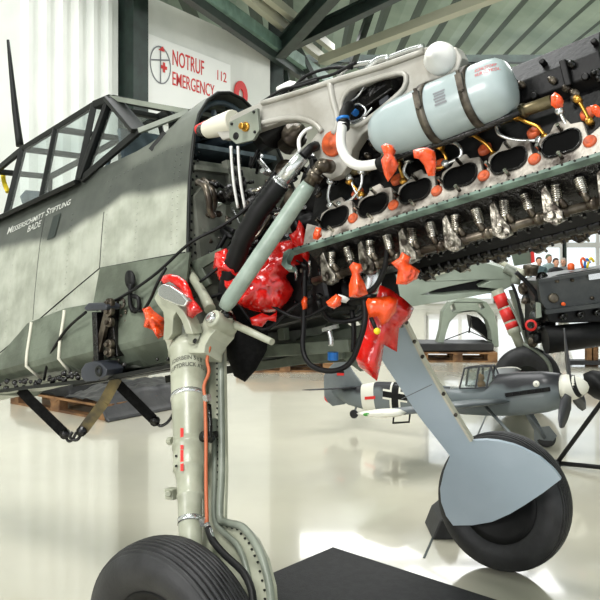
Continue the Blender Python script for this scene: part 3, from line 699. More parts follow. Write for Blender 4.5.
lines('control_cable', M['black'], .006, [[(276,99,-.315),(290,88,-.315),(312,80,-.315),(334,74,-.315),(356,62,-.315)], [(264,101,-.33),(282,90,-.32),(300,86,-.32),(318,80,-.32)], [(290,91,-.30),(306,76,-.30),(330,68,-.30),(352,68,-.31)]])
tb = MB(); tb.tube(loop3([(278,90),(290,86),(300,86)], -.28), [.012, .02, .008], 8); tb.build('white_cap', M['white'], A)
# ---- coolant tank
ty = -.36; tk = MB(); ta = AP(372, 138, ty); tb_ = AP(513, 82, ty); td = (tb_-ta).normalized(); tu = V((0, 1, 0)).cross(td)
if tu.z < 0: tu = -tu
tL = (tb_-ta).length
for nm in (0,):
    prof = [(0, .0), (.004, .03), (.02, .058), (.05, .078), (.1, .088), (tL*.5, .094), (tL-.06, .092), (tL-.03, .086), (tL-.01, .07), (tL, .04), (tL, 0)]
    tk.lathe(ta, td, prof, 32, 0, True, ref=tu, sq=.9)
tank = tk.build('coolant_tank', M['tank'], A)
def tr_(h):
    for (h0, r0), (h1, r1) in zip(prof, prof[1:]):
        if h0 <= h <= h1 and h1 > h0: return r0+(r1-r0)*(h-h0)/(h1-h0)
for px, py in ((419, 108), (462, 92)):
    h = (AP(px, py, ty-.09)-ta).dot(td); m = MB(); r = tr_(h)+.002
    m.lathe(ta, td, [(h-.013, r), (h-.013, r+.004), (h+.013, r+.004), (h+.013, r)], 32, ref=tu, sq=.9)
    c = ta+td*h-V((0, 1, 0))*(r*.9+.004)+tu*.03; m.box(c, (.02, .012, .05)); m.cyl(c-tu*.03, c+tu*.035, .006, 8); m.build('tank_strap', M['strap'], tank)
def ontank(h, v):  # v: height along tu
    h = min(max(h, .001), tL-.001); r = tr_(h); return ta+td*h+tu*v+V((0, -1, 0))*(math.sqrt(max(r*r-v*v, 0))*.9+.0015)
gm = MB(); h0 = (AP(438, 95, ty-.09)-ta).dot(td)
def tq(h_, v_, w_, g_, m, mi=0): m.add([ontank(h_-w_, v_-g_), ontank(h_+w_, v_-g_), ontank(h_+w_, v_+g_), ontank(h_-w_, v_+g_)], [(0, 1, 2, 3)], mi)
for i in range(5): tq(h0, .03-i*.009, .020-(.003 if i % 2 else 0), .0028, gm)
gm.build('data_label', M['greyline'], tank)
h1 = (AP(475, 84, ty-.09)-ta).dot(td)
for s_t, dv in (('KÜHLSTOFF', .045), ('NUR GLYKOL', .03)):
    base = ta+td*h1+tu*dv
    text(s_t, .014, td, tu, base, mat('pink_lettering', srgb(226,120,124), .5), 'lettering', tank, conf=lambda q: ontank((q-ta).dot(td), (q-ta).dot(tu)), wscale=.8)
bkz = MB(); bkz.tube([ta+td*.02-tu*.085, ta+td*(tL*.6)-tu*.098, tb_-tu*.09], .012, 8); bkz.box(ta+td*.1+V((0, .06, -.07)), (.05, .04, .06)); bkz.build('tank_cradle', M['blackgloss'], A)
# ---- white coolant pipe
wp = MB(); wp.tube([AP(a, b, -.42) for a, b in ((343,122),(341,136),(342,149),(349,161),(362,166),(382,163))], .0165, 14); wp.build('white_pipe', M['white'], A)
wk = MB(); q = AP(343, 122, -.42); wk.tube([q+V((0, 0, -.02)), AP(345, 113, -.38), AP(350, 106, -.34)], .019, 12); wk.build('pipe_elbow', M['black'], A); wk = MB(); q = AP(384, 163, -.42); wk.lathe(q, (1, 0, .1), [(-.02, 0), (-.02, .023), (.03, .023), (.03, 0)], 12); wk.build('pipe_socket', M['black'], A)
MB().lathe(AP(343, 120, -.42), (0, .1, 1), [(0, .017), (0, .022), (.008, .022), (.008, .017)], 14).build('pipe_clamp', M['blue'], A)
# ---- big diagonal strut and corrugated hose
dg = MB(); sa_ = AP(224, 308, -.52); sb_ = AP(309, 184, -.42); dirs = (sb_-sa_)
dg.tube([sa_, sa_.lerp(sb_, .06), sa_.lerp(sb_, .93), sb_], [.022, .0285, .0285, .024], 18, sp=1); strut = dg.build('diagonal_strut', M['strut'], A)
fk = MB(); fk.tube([sb_, AP(316, 173, -.41), AP(322, 166, -.40)], [.022, .018, .02], 12, sp=1); fk.lathe(AP(315, 176, -.41), dirs, [(-.012, 0), (-.012, .03), (.012, .03), (.012, 0)], 8); fk.lathe(AP(325, 166, -.40), (0, -1, 0), [(-.03, 0), (-.03, .024), (.02, .024), (.02, .014), (.04, .014), (.04, 0)], 14)
fk.build('strut_fork', M['oilsteel'], strut)
hs = MB(); L = [AP(a, b, y) for a, b, y in ((226,300,-.40),(231,272,-.42),(243,238,-.44),(258,212,-.44),(272,194,-.43),(281,182,-.42))]
pts = []; 
for i in range(len(L)-1):
    for k in range(9): pts.append(L[i].lerp(L[i+1], k/9))
hs.tube(pts, [.034+(.003 if i % 2 else 0) for i in range(len(pts))], 14, sp=1); hs.build('corrugated_hose', M['black'], A)
sv = MB(); a = AP(279, 184, -.42); b = AP(303, 156, -.40); sv.tube([a, b], [.027, .025], 16, sp=1); sv.lathe(a, b-a, [(0, .027), (0, .033), (.012, .033), (.012, .027)], 14); sv.build('silver_sleeve', M['silver'], A)
lines('fitting_hose', M['black'], .018, [[(303,156,-.4),(310,149,-.38),(316,146,-.34)]]); lines('white_hose', M['white'], .007, [[(300,152,-.39),(299,140,-.38),(305,131,-.36),(312,128,-.34)]])
# ---- clutter between firewall and engine
hub_ = []
for px, py, y, r, ax in ((275,130,-.2,.06,(1,-.3,0)),(296,134,-.18,.045,(1,-.4,.2)),(232,192,-.28,.03,(1,-.6,0)),(222,196,-.28,.022,(.5,-1,0)),(240,184,-.26,.026,(1,-.6,.2)),(256,200,-.2,.045,(1,-.4,0)),(266,224,-.18,.05,(1,-.5,0)),(250,246,-.22,.055,(1,-.3,0)),(300,200,-.2,.05,(1,-.5,.2)),(308,222,-.25,.04,(1,-.6,0)),(294,250,-.2,.06,(1,-.4,0)),(312,284,-.22,.04,(0,-1,0)),(288,170,-.2,.04,(1,-.6,0)),(280,290,-.1,.07,(1,-.2,0)),(322,300,-.15,.06,(.3,-1,.1)),(346,300,-.1,.05,(.3,-1,.1)),(358,286,-.22,.035,(0,-1,0))):
    m = MB(); m.lathe(AP(px, py, y), ax, [(-.08, 0), (-.08, r), (-.03, r), (-.025, r*1.15), (-.01, r*1.15), (-.005, r*.8), (.03, r*.7), (.035, r*.35), (.05, r*.3), (.05, 0)], 16)
    m.build('accessory_drum', M[random.choice(['blackgloss', 'block', 'blackgloss', 'oilsteel'])], A)
rnd = random.Random(11); ch = MB()
for i in range(100):
    t = rnd.random(); px = rnd.uniform(205, 330); py = rnd.uniform(160, 300)
    if px < 245 and py < 175: continue
    if px < 230: py = rnd.uniform(180, 262)
    p = AP(px, py, rnd.uniform(-.30, -.12)); r = rnd.uniform(.006, .014)
    ch = MB(); ch.lathe(p, (rnd.uniform(-1, 1), -1, rnd.uniform(-1, 1)), [(0, r), (.02, r), (.02, r*.6), (.04, r*.5), (.04, 0)], 8, rnd.choice((0, 0, 0, 1, 1, 2))); ch.build('pipe_union', [M['blackgloss'], M['oilsteel'], M['chrome']], A)
for i in range(30):
    px = rnd.uniform(222, 318); py = rnd.uniform(145, 300)
    L = [(px, py, rnd.uniform(-.3, -.1))]
    for k in range(3): px = min(max(px+rnd.uniform(-22, 22), 215), 322); py = min(max(py+rnd.uniform(-22, 24), 150), 320); L.append((px, py, rnd.uniform(-.3, -.12)))
    lines('engine_bay_pipe', M[rnd.choice(['black', 'black', 'blackgloss', 'silver', 'oilsteel', 'black'])], rnd.choice((.005, .007, .01)), [L])
for dx in (0, 7):
    lines('taped_cable', M['white'], .0055, [[(231+dx,146,-.36),(232+dx,165,-.35),(234+dx,185,-.34),(238+dx,208,-.32)]])
    m = MB(); L = [AP(231+dx+k*.12+(.5 if k > 30 else 0), 146+k, -.356+.0007*k) for k in range(0, 56, 1)]
    for k in range(0, 50, 12): m.tube([L[k], L[min(k+6, 55)]], .0075, 8, sp=1)
    m.build('cable_tape', M['black'], A)
lines('black_cable', M['black'], .0062, [[(97,310,-.52),(130,292,-.5),(158,272,-.48),(190,243,-.46),(222,226,-.4),(250,205,-.36),(275,172,-.34)], [(166,268,-.52),(158,282,-.55),(150,300,-.53),(142,311,-.5),(133,308,-.49)], [(44,380,-.5),(50,356,-.52),(66,330,-.52),(86,312,-.52)], [(200,282,-.48),(225,262,-.44),(248,240,-.4)], [(205,300,-.45),(236,290,-.42),(262,300,-.35),(300,318,-.3),(340,300,-.3),(372,296,-.32)], [(236,300,-.4),(262,330,-.35),(290,310,-.3),(312,296,-.3)]])
lines('black_hose', M['black'], .0095, [[(305,270,-.3),(304,320,-.3),(303,350,-.32),(312,366,-.34),(332,371,-.34),(350,363,-.34),(360,340,-.34),(365,320,-.34),(364,300,-.32)], [(352,310,-.2),(354,330,-.2),(353,352,-.2)], [(388,245,-.34),(384,270,-.33),(372,290,-.32),(350,298,-.3)], [(318,300,-.3),(330,320,-.25),(360,318,-.2),(372,300,-.2)]])
lines('grey_hose', M['oilsteel'], .014, [[(198,182,-.34),(205,186,-.36),(209,198,-.36),(210,210,-.35),(214,217,-.33)], [(203,180,-.3),(213,192,-.32),(214,206,-.3),(208,216,-.3)]])
dm = MB(); a = AP(300, 297, -.1); b = AP(368, 289, -.12); dm.tube([a, b], .055, 18, sp=1); dm.build('oil_pipe', M['black'], A)
bc = MB(); bc.lathe(a.lerp(b, .2), b-a, [(0, .055), (0, .059), (.03, .059), (.03, .055)], 18); bc.build('blue_clamp', M['blue'], A)
mt = MB(); mt.tube([AP(366, 262, -.2), AP(372, 276, -.2), AP(370, 292, -.2)], .035, 14); mt.build('intake_elbow', M['silver'], A)
# lower bay beams
lb = MB()
for a, b, y, w_ in (((250,352),(352,345),-.05,.05),((250,366),(345,352),.1,.05),((300,345),(400,322),.05,.045),((262,300),(264,352),.0,.03),((282,318),(284,340),-.1,.035),((330,330),(372,360),.15,.1),((300,350),(372,345),.25,.12)):
    lb.bar(AP(*a, y), AP(*b, y), w_, w_)
lb.build('lower_bay_beam', M['inner'], A, bevel=.004)
ul = MB(); ul.box(V((.25, 0, .02)), (.5, .5, .3)); ul.box(V((.5, .0, .06)), (.3, .26, .12)); ul.build('oil_sump', M['block'], A, bevel=.02)
wf = MB(); wf.tube([AP(329, 330, -.2), AP(331, 338, -.2), AP(331, 346, -.2)], .01, 8); wf.bar(AP(323, 330, -.2), AP(338, 326, -.2), .014, .014); wf.build('drain_valve', M['silver'], A)
bf2 = MB(); bf2.cyl(AP(333, 352, -.15), AP(333, 360, -.15), .02, 12); bf2.build('blue_plug', M['blue'], A)
# ---- main landing gear
def gear(sg):
    K = lambda x, y, z: V((x, y*-sg, z))         # built for the near side (negative y), mirrored for the far side
    piv = V((.075 if sg < 0 else .12, -.45, -.02)); hub = V((.335 if sg < 0 else .38, -.998, -1.087))
    return piv, hub
npn = V((0, .8828, -.4698))      # near leg plane normal
def LG(px, py, off=0): return APL(px, py, V((.38, -.998, -1.087))+V((0, -.8828, .4698))*off, npn)
lg = MB(); ax_pts = [LG(188, 345), LG(188.5, 372), LG(189, 398), LG(189, 440), LG(189.5, 480), LG(190, 520), LG(192, 600), LG(197, 680)]
la = ax_pts[0]; ldir = (LG(191, 560)-la).normalized()
def lh(py): return (LG(189, py)-la).dot(ldir)
def rpx(py, w): # radius from half width in pixels
    q = MA @ LG(189, py); return w/FL*q.y
prof = [(lh(343), 0), (lh(343), rpx(343, 17)), (lh(350), rpx(350, 19.5)), (lh(353), rpx(353, 20)), (lh(355), rpx(355, 18)), (lh(397), rpx(397, 17.5)), (lh(440), rpx(440, 16)), (lh(444), rpx(444, 16)), (lh(445), rpx(445, 17.5)), (lh(449), rpx(449, 17.5)), (lh(450), rpx(450, 16.5)), (lh(468), rpx(468, 16.5)), (lh(470), rpx(470, 17)), (lh(472), rpx(472, 15.5)), (lh(480), rpx(480, 13.6)), (lh(495), rpx(495, 13)), (lh(496), rpx(496, 13.6)), (lh(499), rpx(499, 13.4)), (lh(500), rpx(500, 12.4)), (lh(536), rpx(536, 12)), (lh(560), .035), (lh(600), .034), (lh(600), 0)]
lg.lathe(la, ldir, prof, 28)
leg = lg.build('landing_gear_leg', M['legpaint'], A)
hd = MB()
def LP(L, off=0): return [LG(a, b, off) for a, b in L]
def legprism(L, m, o0, o1, holes=None, mi=0):
    u3 = ldir; w3 = npn.cross(ldir).normalized()
    f2 = lambda p: ((p-la).dot(w3), (p-la).dot(u3))
    m.prism([f2(LG(a, b, o1)) for a, b in L], [[f2(LG(a, b, o1)) for a, b in h] for h in (holes or [])], lambda u, v, t: la+w3*u+u3*v-npn*t, o0, o1, mi)
legprism([(168,353),(166,343),(163,337),(167,331),(176,328),(190,327),(202,323),(206,315),(213,312),(219,319),(217,328),(210,336),(205,345),(204,353)], hd, -.045, .045)
FA = lambda L, m, y0, y1, holes=None: m.prism(pl2(L, y0), [pl2(h, y0) for h in holes or []], lambda u, v, t: V((u, t, v)), y0, y1)
FA([(163,340),(164,322),(163,312),(157,304),(154,298),(158,291),(165,292),(172,299),(178,306),(184,312),(189,322),(193,334),(186,334),(181,320),(176,312),(173,318),(172,334),(168,340)], hd, -.58, -.53)
hd.lathe(LG(212, 318, .07), -npn, [(-.10, 0), (-.10, .033), (-.004, .033), (0, .029), (0, 0)], 24)
hd.lathe(la+ldir*lh(340), ldir, [(lh(330)-lh(340), .02), (lh(331)-lh(340), .048), (lh(352)-lh(340), .064), (lh(353)-lh(340), .03)], 28)
hd.lathe(LG(194, 337, .05), -npn, [(0, .03), (.01, .024), (.01, 0)], 14)
hd.build('leg_head_casting', M['legpaint'], leg, bevel=.005)
bk_ = MB(); bk_.lathe(LG(212, 318, .07), -npn, [(0, .02), (.012, .02), (.016, .014), (.016, 0)], 18); bk_.build('pivot_bolt', M['silver'], leg)
MB().lathe(LG(195, 341, .062), -npn, [(0, .009), (.003, .009), (.003, 0)], 14).build('oil_hole', M['black'], leg)
lu = MB(); FA([(157,289),(162,284),(170,286),(182,294),(188,301),(184,307),(176,305),(164,300),(158,296)], lu, -.60, -.575); FA([(159,282),(165,279),(171,281),(186,290),(183,294),(166,287)], lu, -.57, -.55); lu.build('hinge_lug', M['silver'], leg, bevel=.005)
MB().lathe(AP(163, 283, -.57), (0, -1, 0), [(0, .008), (.004, .008), (.004, 0)], 12).build('lug_eye', M['black'], leg)
ab_ = MB(); ab_.tube(LP([(210,309),(203,294),(188,270),(183,262)], .05), [.022, .019, .017, .022], 10, sp=2); ab_.tube(LP([(224,320),(240,327),(272,342)], -.02), [.02, .014, .012], 10, sp=1)
ab_.lathe(LG(226, 318, .01), ldir, [(-.02, 0), (-.02, .026), (.02, .026), (.02, 0)], 12)
ab_.build('drag_brace', M['legpaint'], leg)
sh = MB(); sh.lathe(LG(229, 317, .01), -npn, [(0, 0), (0, .018), (.03, .018), (.03, 0)], 10); sh.tube(LP([(218,328),(226,321),(234,317)], .0), .010, 8); sh.bar(LG(207, 337, 0), LG(224, 320, 0), .05, .03); sh.build('brace_link', M['blackgloss'], leg)
for py in (398, 522):
    r = rpx(py, 18.2 if py < 400 else 13.2); h = lh(py); m = MB(); m.lathe(la, ldir, [(h-.008, r-.006), (h-.008, r), (h+.008, r), (h+.008, r-.006)], 28); m.box(LG(207 if py < 400 else 204, py, .02), (.02, .02, .022)); m.build('hose_clamp', M['silver'], leg)
rsn = MB()
def onleg(px, py, r_extra=.001):
    q = onplane(px, py, MA @ la, V((0, 1, 0))); p = MI @ q
    # march to the leg cylinder surface
    d = (MI.to_3x3() @ ray(px, py)).normalized(); o = MI @ CAM
    best = None; t = 1.5
    h = lh(py)
    rr = next((r0+(r1-r0)*(h-h0)/(h1-h0) for (h0, r0), (h1, r1) in zip(prof[1:], prof[2:]) if h0 <= h < h1), .04)+r_extra
    while t < 4:
        p = o+d*t; w_ = p-la; k = w_.dot(ldir)
        if (w_-ldir*k).length < rr: return p
        t += .0015
    return p
for (y0, y1) in ((428, 444), (445, 449.5), (450, 471)):
    n_ = 5; a = [onleg(180.4, y0+(y1-y0)*i/n_) for i in range(n_+1)]; b = [onleg(183.4, y0+(y1-y0)*i/n_) for i in range(n_+1)]
    rsn.add(a+b, [(i, i+1, n_+2+i, n_+1+i) for i in range(n_)])
rsn.build('red_mark', M['redpaint'], leg)
for k, s_t in enumerate(('FEDERBEIN 5 t 8', 'LUFTDRUCK ATÜ 53')):
    bp0 = onleg(173, 364+k*7); hh = (bp0-la).dot(ldir); w3 = npn.cross(ldir).normalized()
    cax = MI.to_3x3() @ V((1, 0, 0)); cax = (cax-ldir*cax.dot(ldir)).normalized(); up_ = -ldir; nn_ = cax.cross(up_)
    if nn_.dot((MI @ CAM)-la) < 0: nn_ = -nn_
    rr = rpx(364, 17.6)
    def cfl(q, rr=rr):
        u = (q-la).dot(cax); h = (q-la).dot(ldir); a = u/rr; return la+ldir*h+cax*(rr*math.sin(a))+nn_*(rr*math.cos(a)+.0012)
    text(s_t, .024, cax, up_, la+ldir*hh-cax*.072, mat('faded_black_print', srgb(88,88,80), .6), 'lettering', leg, conf=cfl, wscale=.78)
sd = MB(); sd.bar(LG(168, 493, .01), LG(176, 494, .01), .03, .035); sd.cyl(LG(168, 494, .03), LG(168, 494, .045), .01, 10); sd.build('side_lug', M['legpaint'], leg, bevel=.003); sd = MB(); sd.cyl(LG(169, 441, .0), LG(173, 441, .0), .014, 10); sd.build('valve_cap', M['legpaint'], leg)
for yy in (456, 466): MB().cyl(onleg(176, yy, 0), onleg(176, yy, .006), .004, 8).build('collar_screw', M['dark'], leg)
bh_ = MB(); bh_.tube(LP([(209,336),(210,345),(207,360),(209,372),(204,386),(205,400),(206,440),(206,480),(207,525)], .02), .006, 8); bh_.build('brake_line', M['cable_or'], leg)
b2 = MB(); b2.tube(LP([(208,528),(213,541),(226,556),(243,572),(252,592),(254,620)], .02), .011, 10); b2.build('brake_hose', M['black'], leg)
MB().tube(LP([(207,524),(210,532),(213,540)], .02), .009, 10, sp=1).build('hose_end', M['silver'], leg)
# near door (seen from its inner side, with riveted edge)
def doorpoly(L, off): return [APL(a, b, V((.38, -.998, -1.087))+V((0, .8828, -.4698))*off, npn) for a, b in L]
u3 = ldir; w3 = npn.cross(ldir).normalized()
if w3.x < 0: w3 = -w3
nd = doorpoly([(199,335),(207,345),(224,338),(225,400),(226,470),(224.5,521),(244,524),(257,538),(267,558),(274,585),(276,615),(270,655),(250,690),(215,705),(175,700),(150,670),(146,630),(158,590),(190,560),(203,540),(203,500),(200,440)], .07)
f2 = lambda p: ((p-la).dot(w3), (p-la).dot(u3)); base = (nd[0]-la).dot(npn)
fnn = lambda u, v, t: la+w3*u+u3*v+npn*(base+t)
md = MB(); o2 = [f2(p) for p in nd]; md.prism(o2, None, fnn, 0, .012); 
ndoor = md.build('gear_door', M['legpaint'], A)
re = MB()
edge = [fnn(*f2(p), -.006) for p in doorpoly([(222,345),(222.5,400),(223,470),(221,516),(228,523),(243,527),(255,541),(264,560),(271,588),(272.5,615),(266,652),(248,684)], .07)]
re.tube(edge, .012, 10, sp=3); re.tube([fnn(*f2(p), -.006) for p in doorpoly([(216,420),(216,480),(216,520),(225,533),(238,545),(246,562),(252,590)], .07)], .010, 8); 
re.build('door_rim', M['greygreen'], ndoor)
rv = MB()
for i in range(len(edge)-1):
    a, b = edge[i], edge[i+1]; k = max(1, int((b-a).length/.022))
    for j in range(k): p = a.lerp(b, j/k)-w3*.022; rv.lathe(p+npn*.004, -npn, [(0, .004), (.004, .003), (.005, 0)], 6)
rv.build('door_rivets', M['dark'], ndoor)['kind'] = 'stuff'
gb_ = MB(); gb_.lathe(LG(207, 437, .0), V((0, -1, .3)), [(-.02, 0), (-.02, .018), (.02, .018), (.02, 0)], 10); gb_.tube(LP([(209,405),(210,436),(204,438)], .0), .008, 8); gb_.bar(LG(204, 436, 0), LG(216, 434, -.05), .02, .02); gb_.build('door_bracket', M['blackgloss'], ndoor)
def wheel(hubc, sg, camber=.06):
    ax = V((0, -1 if sg < 0 else 1, 0)); axw = MA.to_3x3() @ ax; axw = V((axw.x, axw.y, -camber)).normalized(); ax = MI.to_3x3() @ axw
    c = hubc; m = MB(); R_ = .325; w_ = .085
    pr = [(-w_*.75, .19), (-w_, .22), (-w_*1.05, .26), (-w_*.9, .30)]
    for k in range(-4, 5):
        x = w_*.8*k/4.5; rr = R_-.028*(abs(x)/w_)**2.2
        pr += [(x-.006, rr-.002), (x-.005, rr), (x+.005, rr), (x+.006, rr-.002), (x+.0068, rr-.008), (x+.0078, rr-.008)]
    pr += [(w_*.9, .30), (w_*1.05, .26), (w_, .22), (w_*.75, .19)]
    m.lathe(c, ax, pr, 64); t = m.build('wheel', M['tyre'], A)
    rm = MB(); rm.lathe(c, ax, [(-.06, 0), (-.06, .16), (-.07, .19), (-.06, .195), (.06, .195), (.07, .19), (.05, .17), (.03, .10), (.05, .05), (.07, .045), (.07, 0)], 32)
    for k in range(8): a = 2*PI*k/8; e1 = ax.orthogonal().normalized(); e2 = ax.cross(e1); rm.cyl(c+ax*.045+(e1*math.cos(a)+e2*math.sin(a))*.13, c+ax*.05+(e1*math.cos(a)+e2*math.sin(a))*.13, .018, 10)
    rm.build('wheel_rim', M['black'], t); return t
nwc = MI @ V((-.372, 2.36, .33)); wheel(nwc, -1)
sx_ = MB(); sx_.tube([LG(193, 590), nwc+V((0, .06, 0)), nwc], .03, 12, sp=1); sx_.build('axle', M['legpaint'], leg)
# far leg, its pale blue door towards us, and wheel
fl_ = MB(); p1 = V((.13, .45, .0)); p2 = V((.38, .998, -1.087)); fl_.tube([p1, p1.lerp(p2, .5), p1.lerp(p2, .55), p2], [.055, .052, .04, .035], 18, sp=1); fl_.cyl(p2, p2+V((0, .1, 0)), .035, 12)
fleg = fl_.build('landing_gear_leg', M['legpaint'], A); fwc = MI @ V((.972, 3.83, .33)); wheel(fwc, 1)
fn_ = V((0, .8828, .4698)); p0f = V((.379, .9097, -1.133))
raw = [(383,362),(420,418),(450,456),(444,471),(440,489),(441,502),(446,516),(453,525.6),(472,525.4),(492,522),(510,514),(525,505),(543,493),(561,479.4),(555,471),(549,465.5),(540,458),(531,453),(522,448.5),(513,445),(498,441.3),(486,440.2),(478,440.6),(470.5,441.3),(446,401),(423,361),(402,317),(388,292),(352,296),(366,330)]
fdp = [APL(a, b, p0f, fn_) for a, b in raw]
f3 = lambda p: (p.x, (p-p0f).dot(V((0, .4698, -.8828))))
fdd = MB(); fdd.prism([f3(p) for p in fdp], None, lambda u, v, t: V((u, p0f.y, p0f.z))+V((0, .4698, -.8828))*v+fn_*t, 0, .014)
fdoor = fdd.build('gear_door', M['door'], A, bevel=.003, label='pale blue gear door')
eg = MB(); ep = [APL(a, b, p0f+fn_*-.0, fn_) for a, b in ((388,293),(403,318),(424,361),(447,401),(471,440))]
for a, b in zip(ep, ep[1:]): eg.bar(a+V((.004, 0, 0)), b+V((.004, 0, 0)), .012, .026, up=fn_)
eg.build('door_edge', M['cream'], fdoor)
eb = MB()
for a in ((407,322),(415,341),(423,356),(444,393),(456,414)): p = APL(*a, p0f, fn_); eb = MB(); eb.lathe(p+V((.006, -.012, 0)), -fn_, [(0, .008), (.01, .008), (.01, 0)], 8); eb.build('edge_fastener', M['strap'], fdoor)
sm2 = MB(); a, b = [APL(*q, p0f-fn_*.0, fn_) for q in ((401.5, 399), (432, 384.5))]; sm2.bar(a, b, .003, .003); sm2.build('door_seam', M['greyline'], fdoor)
# ---- wing attachment with its bumpers, low on the near side
wa_ = MB(); y1 = -.54
wa_.bar(AP(97, 312, y1), AP(99, 366, y1), .03, .03); wa_.bar(AP(108, 312, y1), AP(95, 366, y1), .018, .03, mi=1); wa_.box(AP(114, 332, -.5), (.06, .05, .2)); 
for py in (303, 311, 322, 344, 352): wa_.lathe(AP(112, py, -.53), (0, -1, 0), [(0, .0), (0, .02), (.02, .02), (.02, .01), (.035, .01), (.035, 0)], 10, mi=1)
for i in range(26): wa_.lathe(AP(116+random.uniform(0, 10), 300+i*2.6, -.49), (0, -1, 0), [(0, .006), (.004, .006), (.006, 0)], 6, 1)
wa_.build('wing_fitting', [M['blackgloss'], M['oilsteel']], A, bevel=.002)
pd = MB(); pd.prism(pl2([(85,308),(90,303),(106,303),(109,306),(108,310),(88,311)], -.56), None, fnb, -.57, -.50); 
pd.build('upper_bumper', M['pad'], A, bevel=.006)
pd = MB(); pd.prism(pl2([(86,369),(90,363),(97,361),(105,362),(112,369),(111,375),(103,380),(90,381),(86,377)], -.56), None, fnb, -.585, -.50); pd.lathe(AP(99, 371, -.585), (0, -1, 0), [(0, .022), (.006, .022), (.006, .01), (-.002, .009), (-.002, 0)], 16, 1)
pd.build('lower_bumper', [M['pad'], M['dark']], A, bevel=.006)
kh = MB(); kh.lathe(AP(131, 280, -.47), (0, -1, 0), [(0, .0), (0, .028), (.008, .028), (.008, 0)], 16, sq=1.4, ref=(1, 0, 0)); kh.tube([AP(a, b, -.49) for a, b in ((131,284),(130,300),(133,311),(139,308),(138,298),(132,296))], .009, 8); kh.build('keyhole_fitting', M['black'], A)
ey = MB(); ey.tube([AP(121+3.5*math.cos(t), 303+4.5*math.sin(t), -.5) for t in [2*PI*k/10 for k in range(11)]], .006, 8, sp=1); ey.build('eye_bolt', M['strap'], A)
gd = MB(); gd.prism(pl2([(192,262),(222,248),(224,256),(204,268),(212,284),(204,290)], -.39), None, fnb, -.40, -.385); gd.build('bay_bracket', M['inner'], A, bevel=.003)
# ================================================================ PLASTIC FILM, BAGS, STRAPS
film('plastic_film', [(215,253),(226,248),(238,262),(246,268),(262,258),(276,243),(288,240),(300,240),(306,252),(306,263),(296,266),(286,276),(294,290),(289,301),(277,312),(260,313),(240,307),(228,300),(221,284),(213,268)], 2.93, .05, M['red'], 'large crumpled red plastic film wrapped round the engine rear behind the diagonal strut', 'plastic film', 'red plastic film', knot=(262, 272), amp=.016, res=.016, seed=1)
film('plastic_film', [(299,220),(305,228),(309,236),(312,246),(308,262),(300,255),(293,243),(289,235),(296,230)], 2.86, .03, M['red'], 'narrow red plastic strip standing up at the left end of the cylinder bank', 'plastic film', 'red plastic film', amp=.012, res=.014, seed=2)
film('plastic_film', [(157,281),(160,276),(168,274),(178,276),(187,281),(192,290),(195,299),(201,305),(205,310),(198,314),(194,318),(188,316),(186,306),(183,297),(177,288),(168,283),(160,286)], 2.85, .022, M['red'], 'red plastic film twisted over the top of the near landing gear leg', 'plastic film', 'red plastic film', amp=.012, res=.012, seed=3, tilt=(-.78, 0))
film('plastic_film', [(380,285),(390,289),(403,298),(414,308),(410,318),(399,329),(397,352),(384,345),(382,360),(377,381),(368,374),(359,367),(356,359),(358,342),(363,328),(367,315),(366,305),(376,298)], 2.75, .035, M['red'], 'long red plastic film hanging over the top of the pale blue gear door', 'plastic film', 'red plastic film', knot=(378, 300), amp=.014, res=.016, seed=4)
film('plastic_film', [(250,318),(262,313),(270,316),(277,312),(276,322),(268,320),(262,327),(252,325)], 2.86, .014, M['red'], 'small red plastic tail dangling under the big red film', 'plastic film', 'red plastic film', amp=.008, res=.012, seed=5)
film('plastic_bag', [(364,305),(368,298),(380,297),(390,296),(398,299),(396,312),(388,322),(381,326),(377,316),(369,320),(365,312)], 2.66, .018, M['obag'], 'flat orange plastic bag lying over the long red film by the gear door', 'bag', 'orange plastic bags', amp=.008, res=.016, seed=6)
bags = [
 ([(142,309),(150,306),(154,311),(158,314),(165,319),(164,336),(158,339),(152,330),(143,327),(145,318)], 2.98, 'orange plastic bag tied left of the near landing gear leg', (150, 314)),
 ([(381,146),(386,143),(393,145),(396,151),(394,155),(399,164),(396,171),(388,182),(384,174),(381,160),(384,155)], 2.20, 'orange plastic bag tied over the end of the white pipe', (389, 151)),
 ([(413,150),(420,148),(427,147),(435,151),(437,163),(435,176),(428,176),(424,165),(419,159),(414,158)], 2.10, 'orange plastic bag under the front of the coolant tank, right of the white pipe', (425, 152)),
 ([(349,267),(353,262),(361,264),(363,270),(360,274),(365,284),(368,294),(358,298),(349,297),(349,285),(352,274)], 2.48, 'orange plastic bag with a neck hanging below the left of the rocker shaft', (357, 272)),
 ([(326,302),(332,297),(336,294),(342,297),(341,305),(334,309),(328,306)], 2.58, 'small orange plastic bag among the hoses left of the necked bag', (335, 301)),
 ([(391,263),(399,258),(402,252),(411,257),(409,263),(420,271),(417,279),(406,285),(396,284),(398,270)], 2.36, 'orange plastic bag flaring downward under the middle of the cylinder bank', (401, 266)),
 ([(313,234),(316,227),(321,228),(322,236),(318,240),(313,239)], 2.62, 'tiny orange plastic bag at the left end of the grey head face', (317, 229)),
 ([(551,96),(555,92),(560,95),(564,101),(563,107),(556,109),(551,105)], 2.08, 'orange plastic bag on the right end of the bronze conduit', (554, 97)),
 ([(590,106),(596,104),(604,110),(603,118),(597,117),(592,113)], 2.02, 'orange plastic bag at the far right end of the engine', (595, 107)),
 ([(301,302),(304,296),(308,298),(307,308),(303,310)], 2.84, 'tiny orange plastic bag low at the rear of the engine above the black hose loop', (304, 300)),
]
for k, (o, Y, lab, kn) in enumerate(bags):
    film('plastic_bag', o, Y, .024, M['obag'], lab, 'bag', 'orange plastic bags', knot=kn, amp=.013, res=.008, seed=10+k)
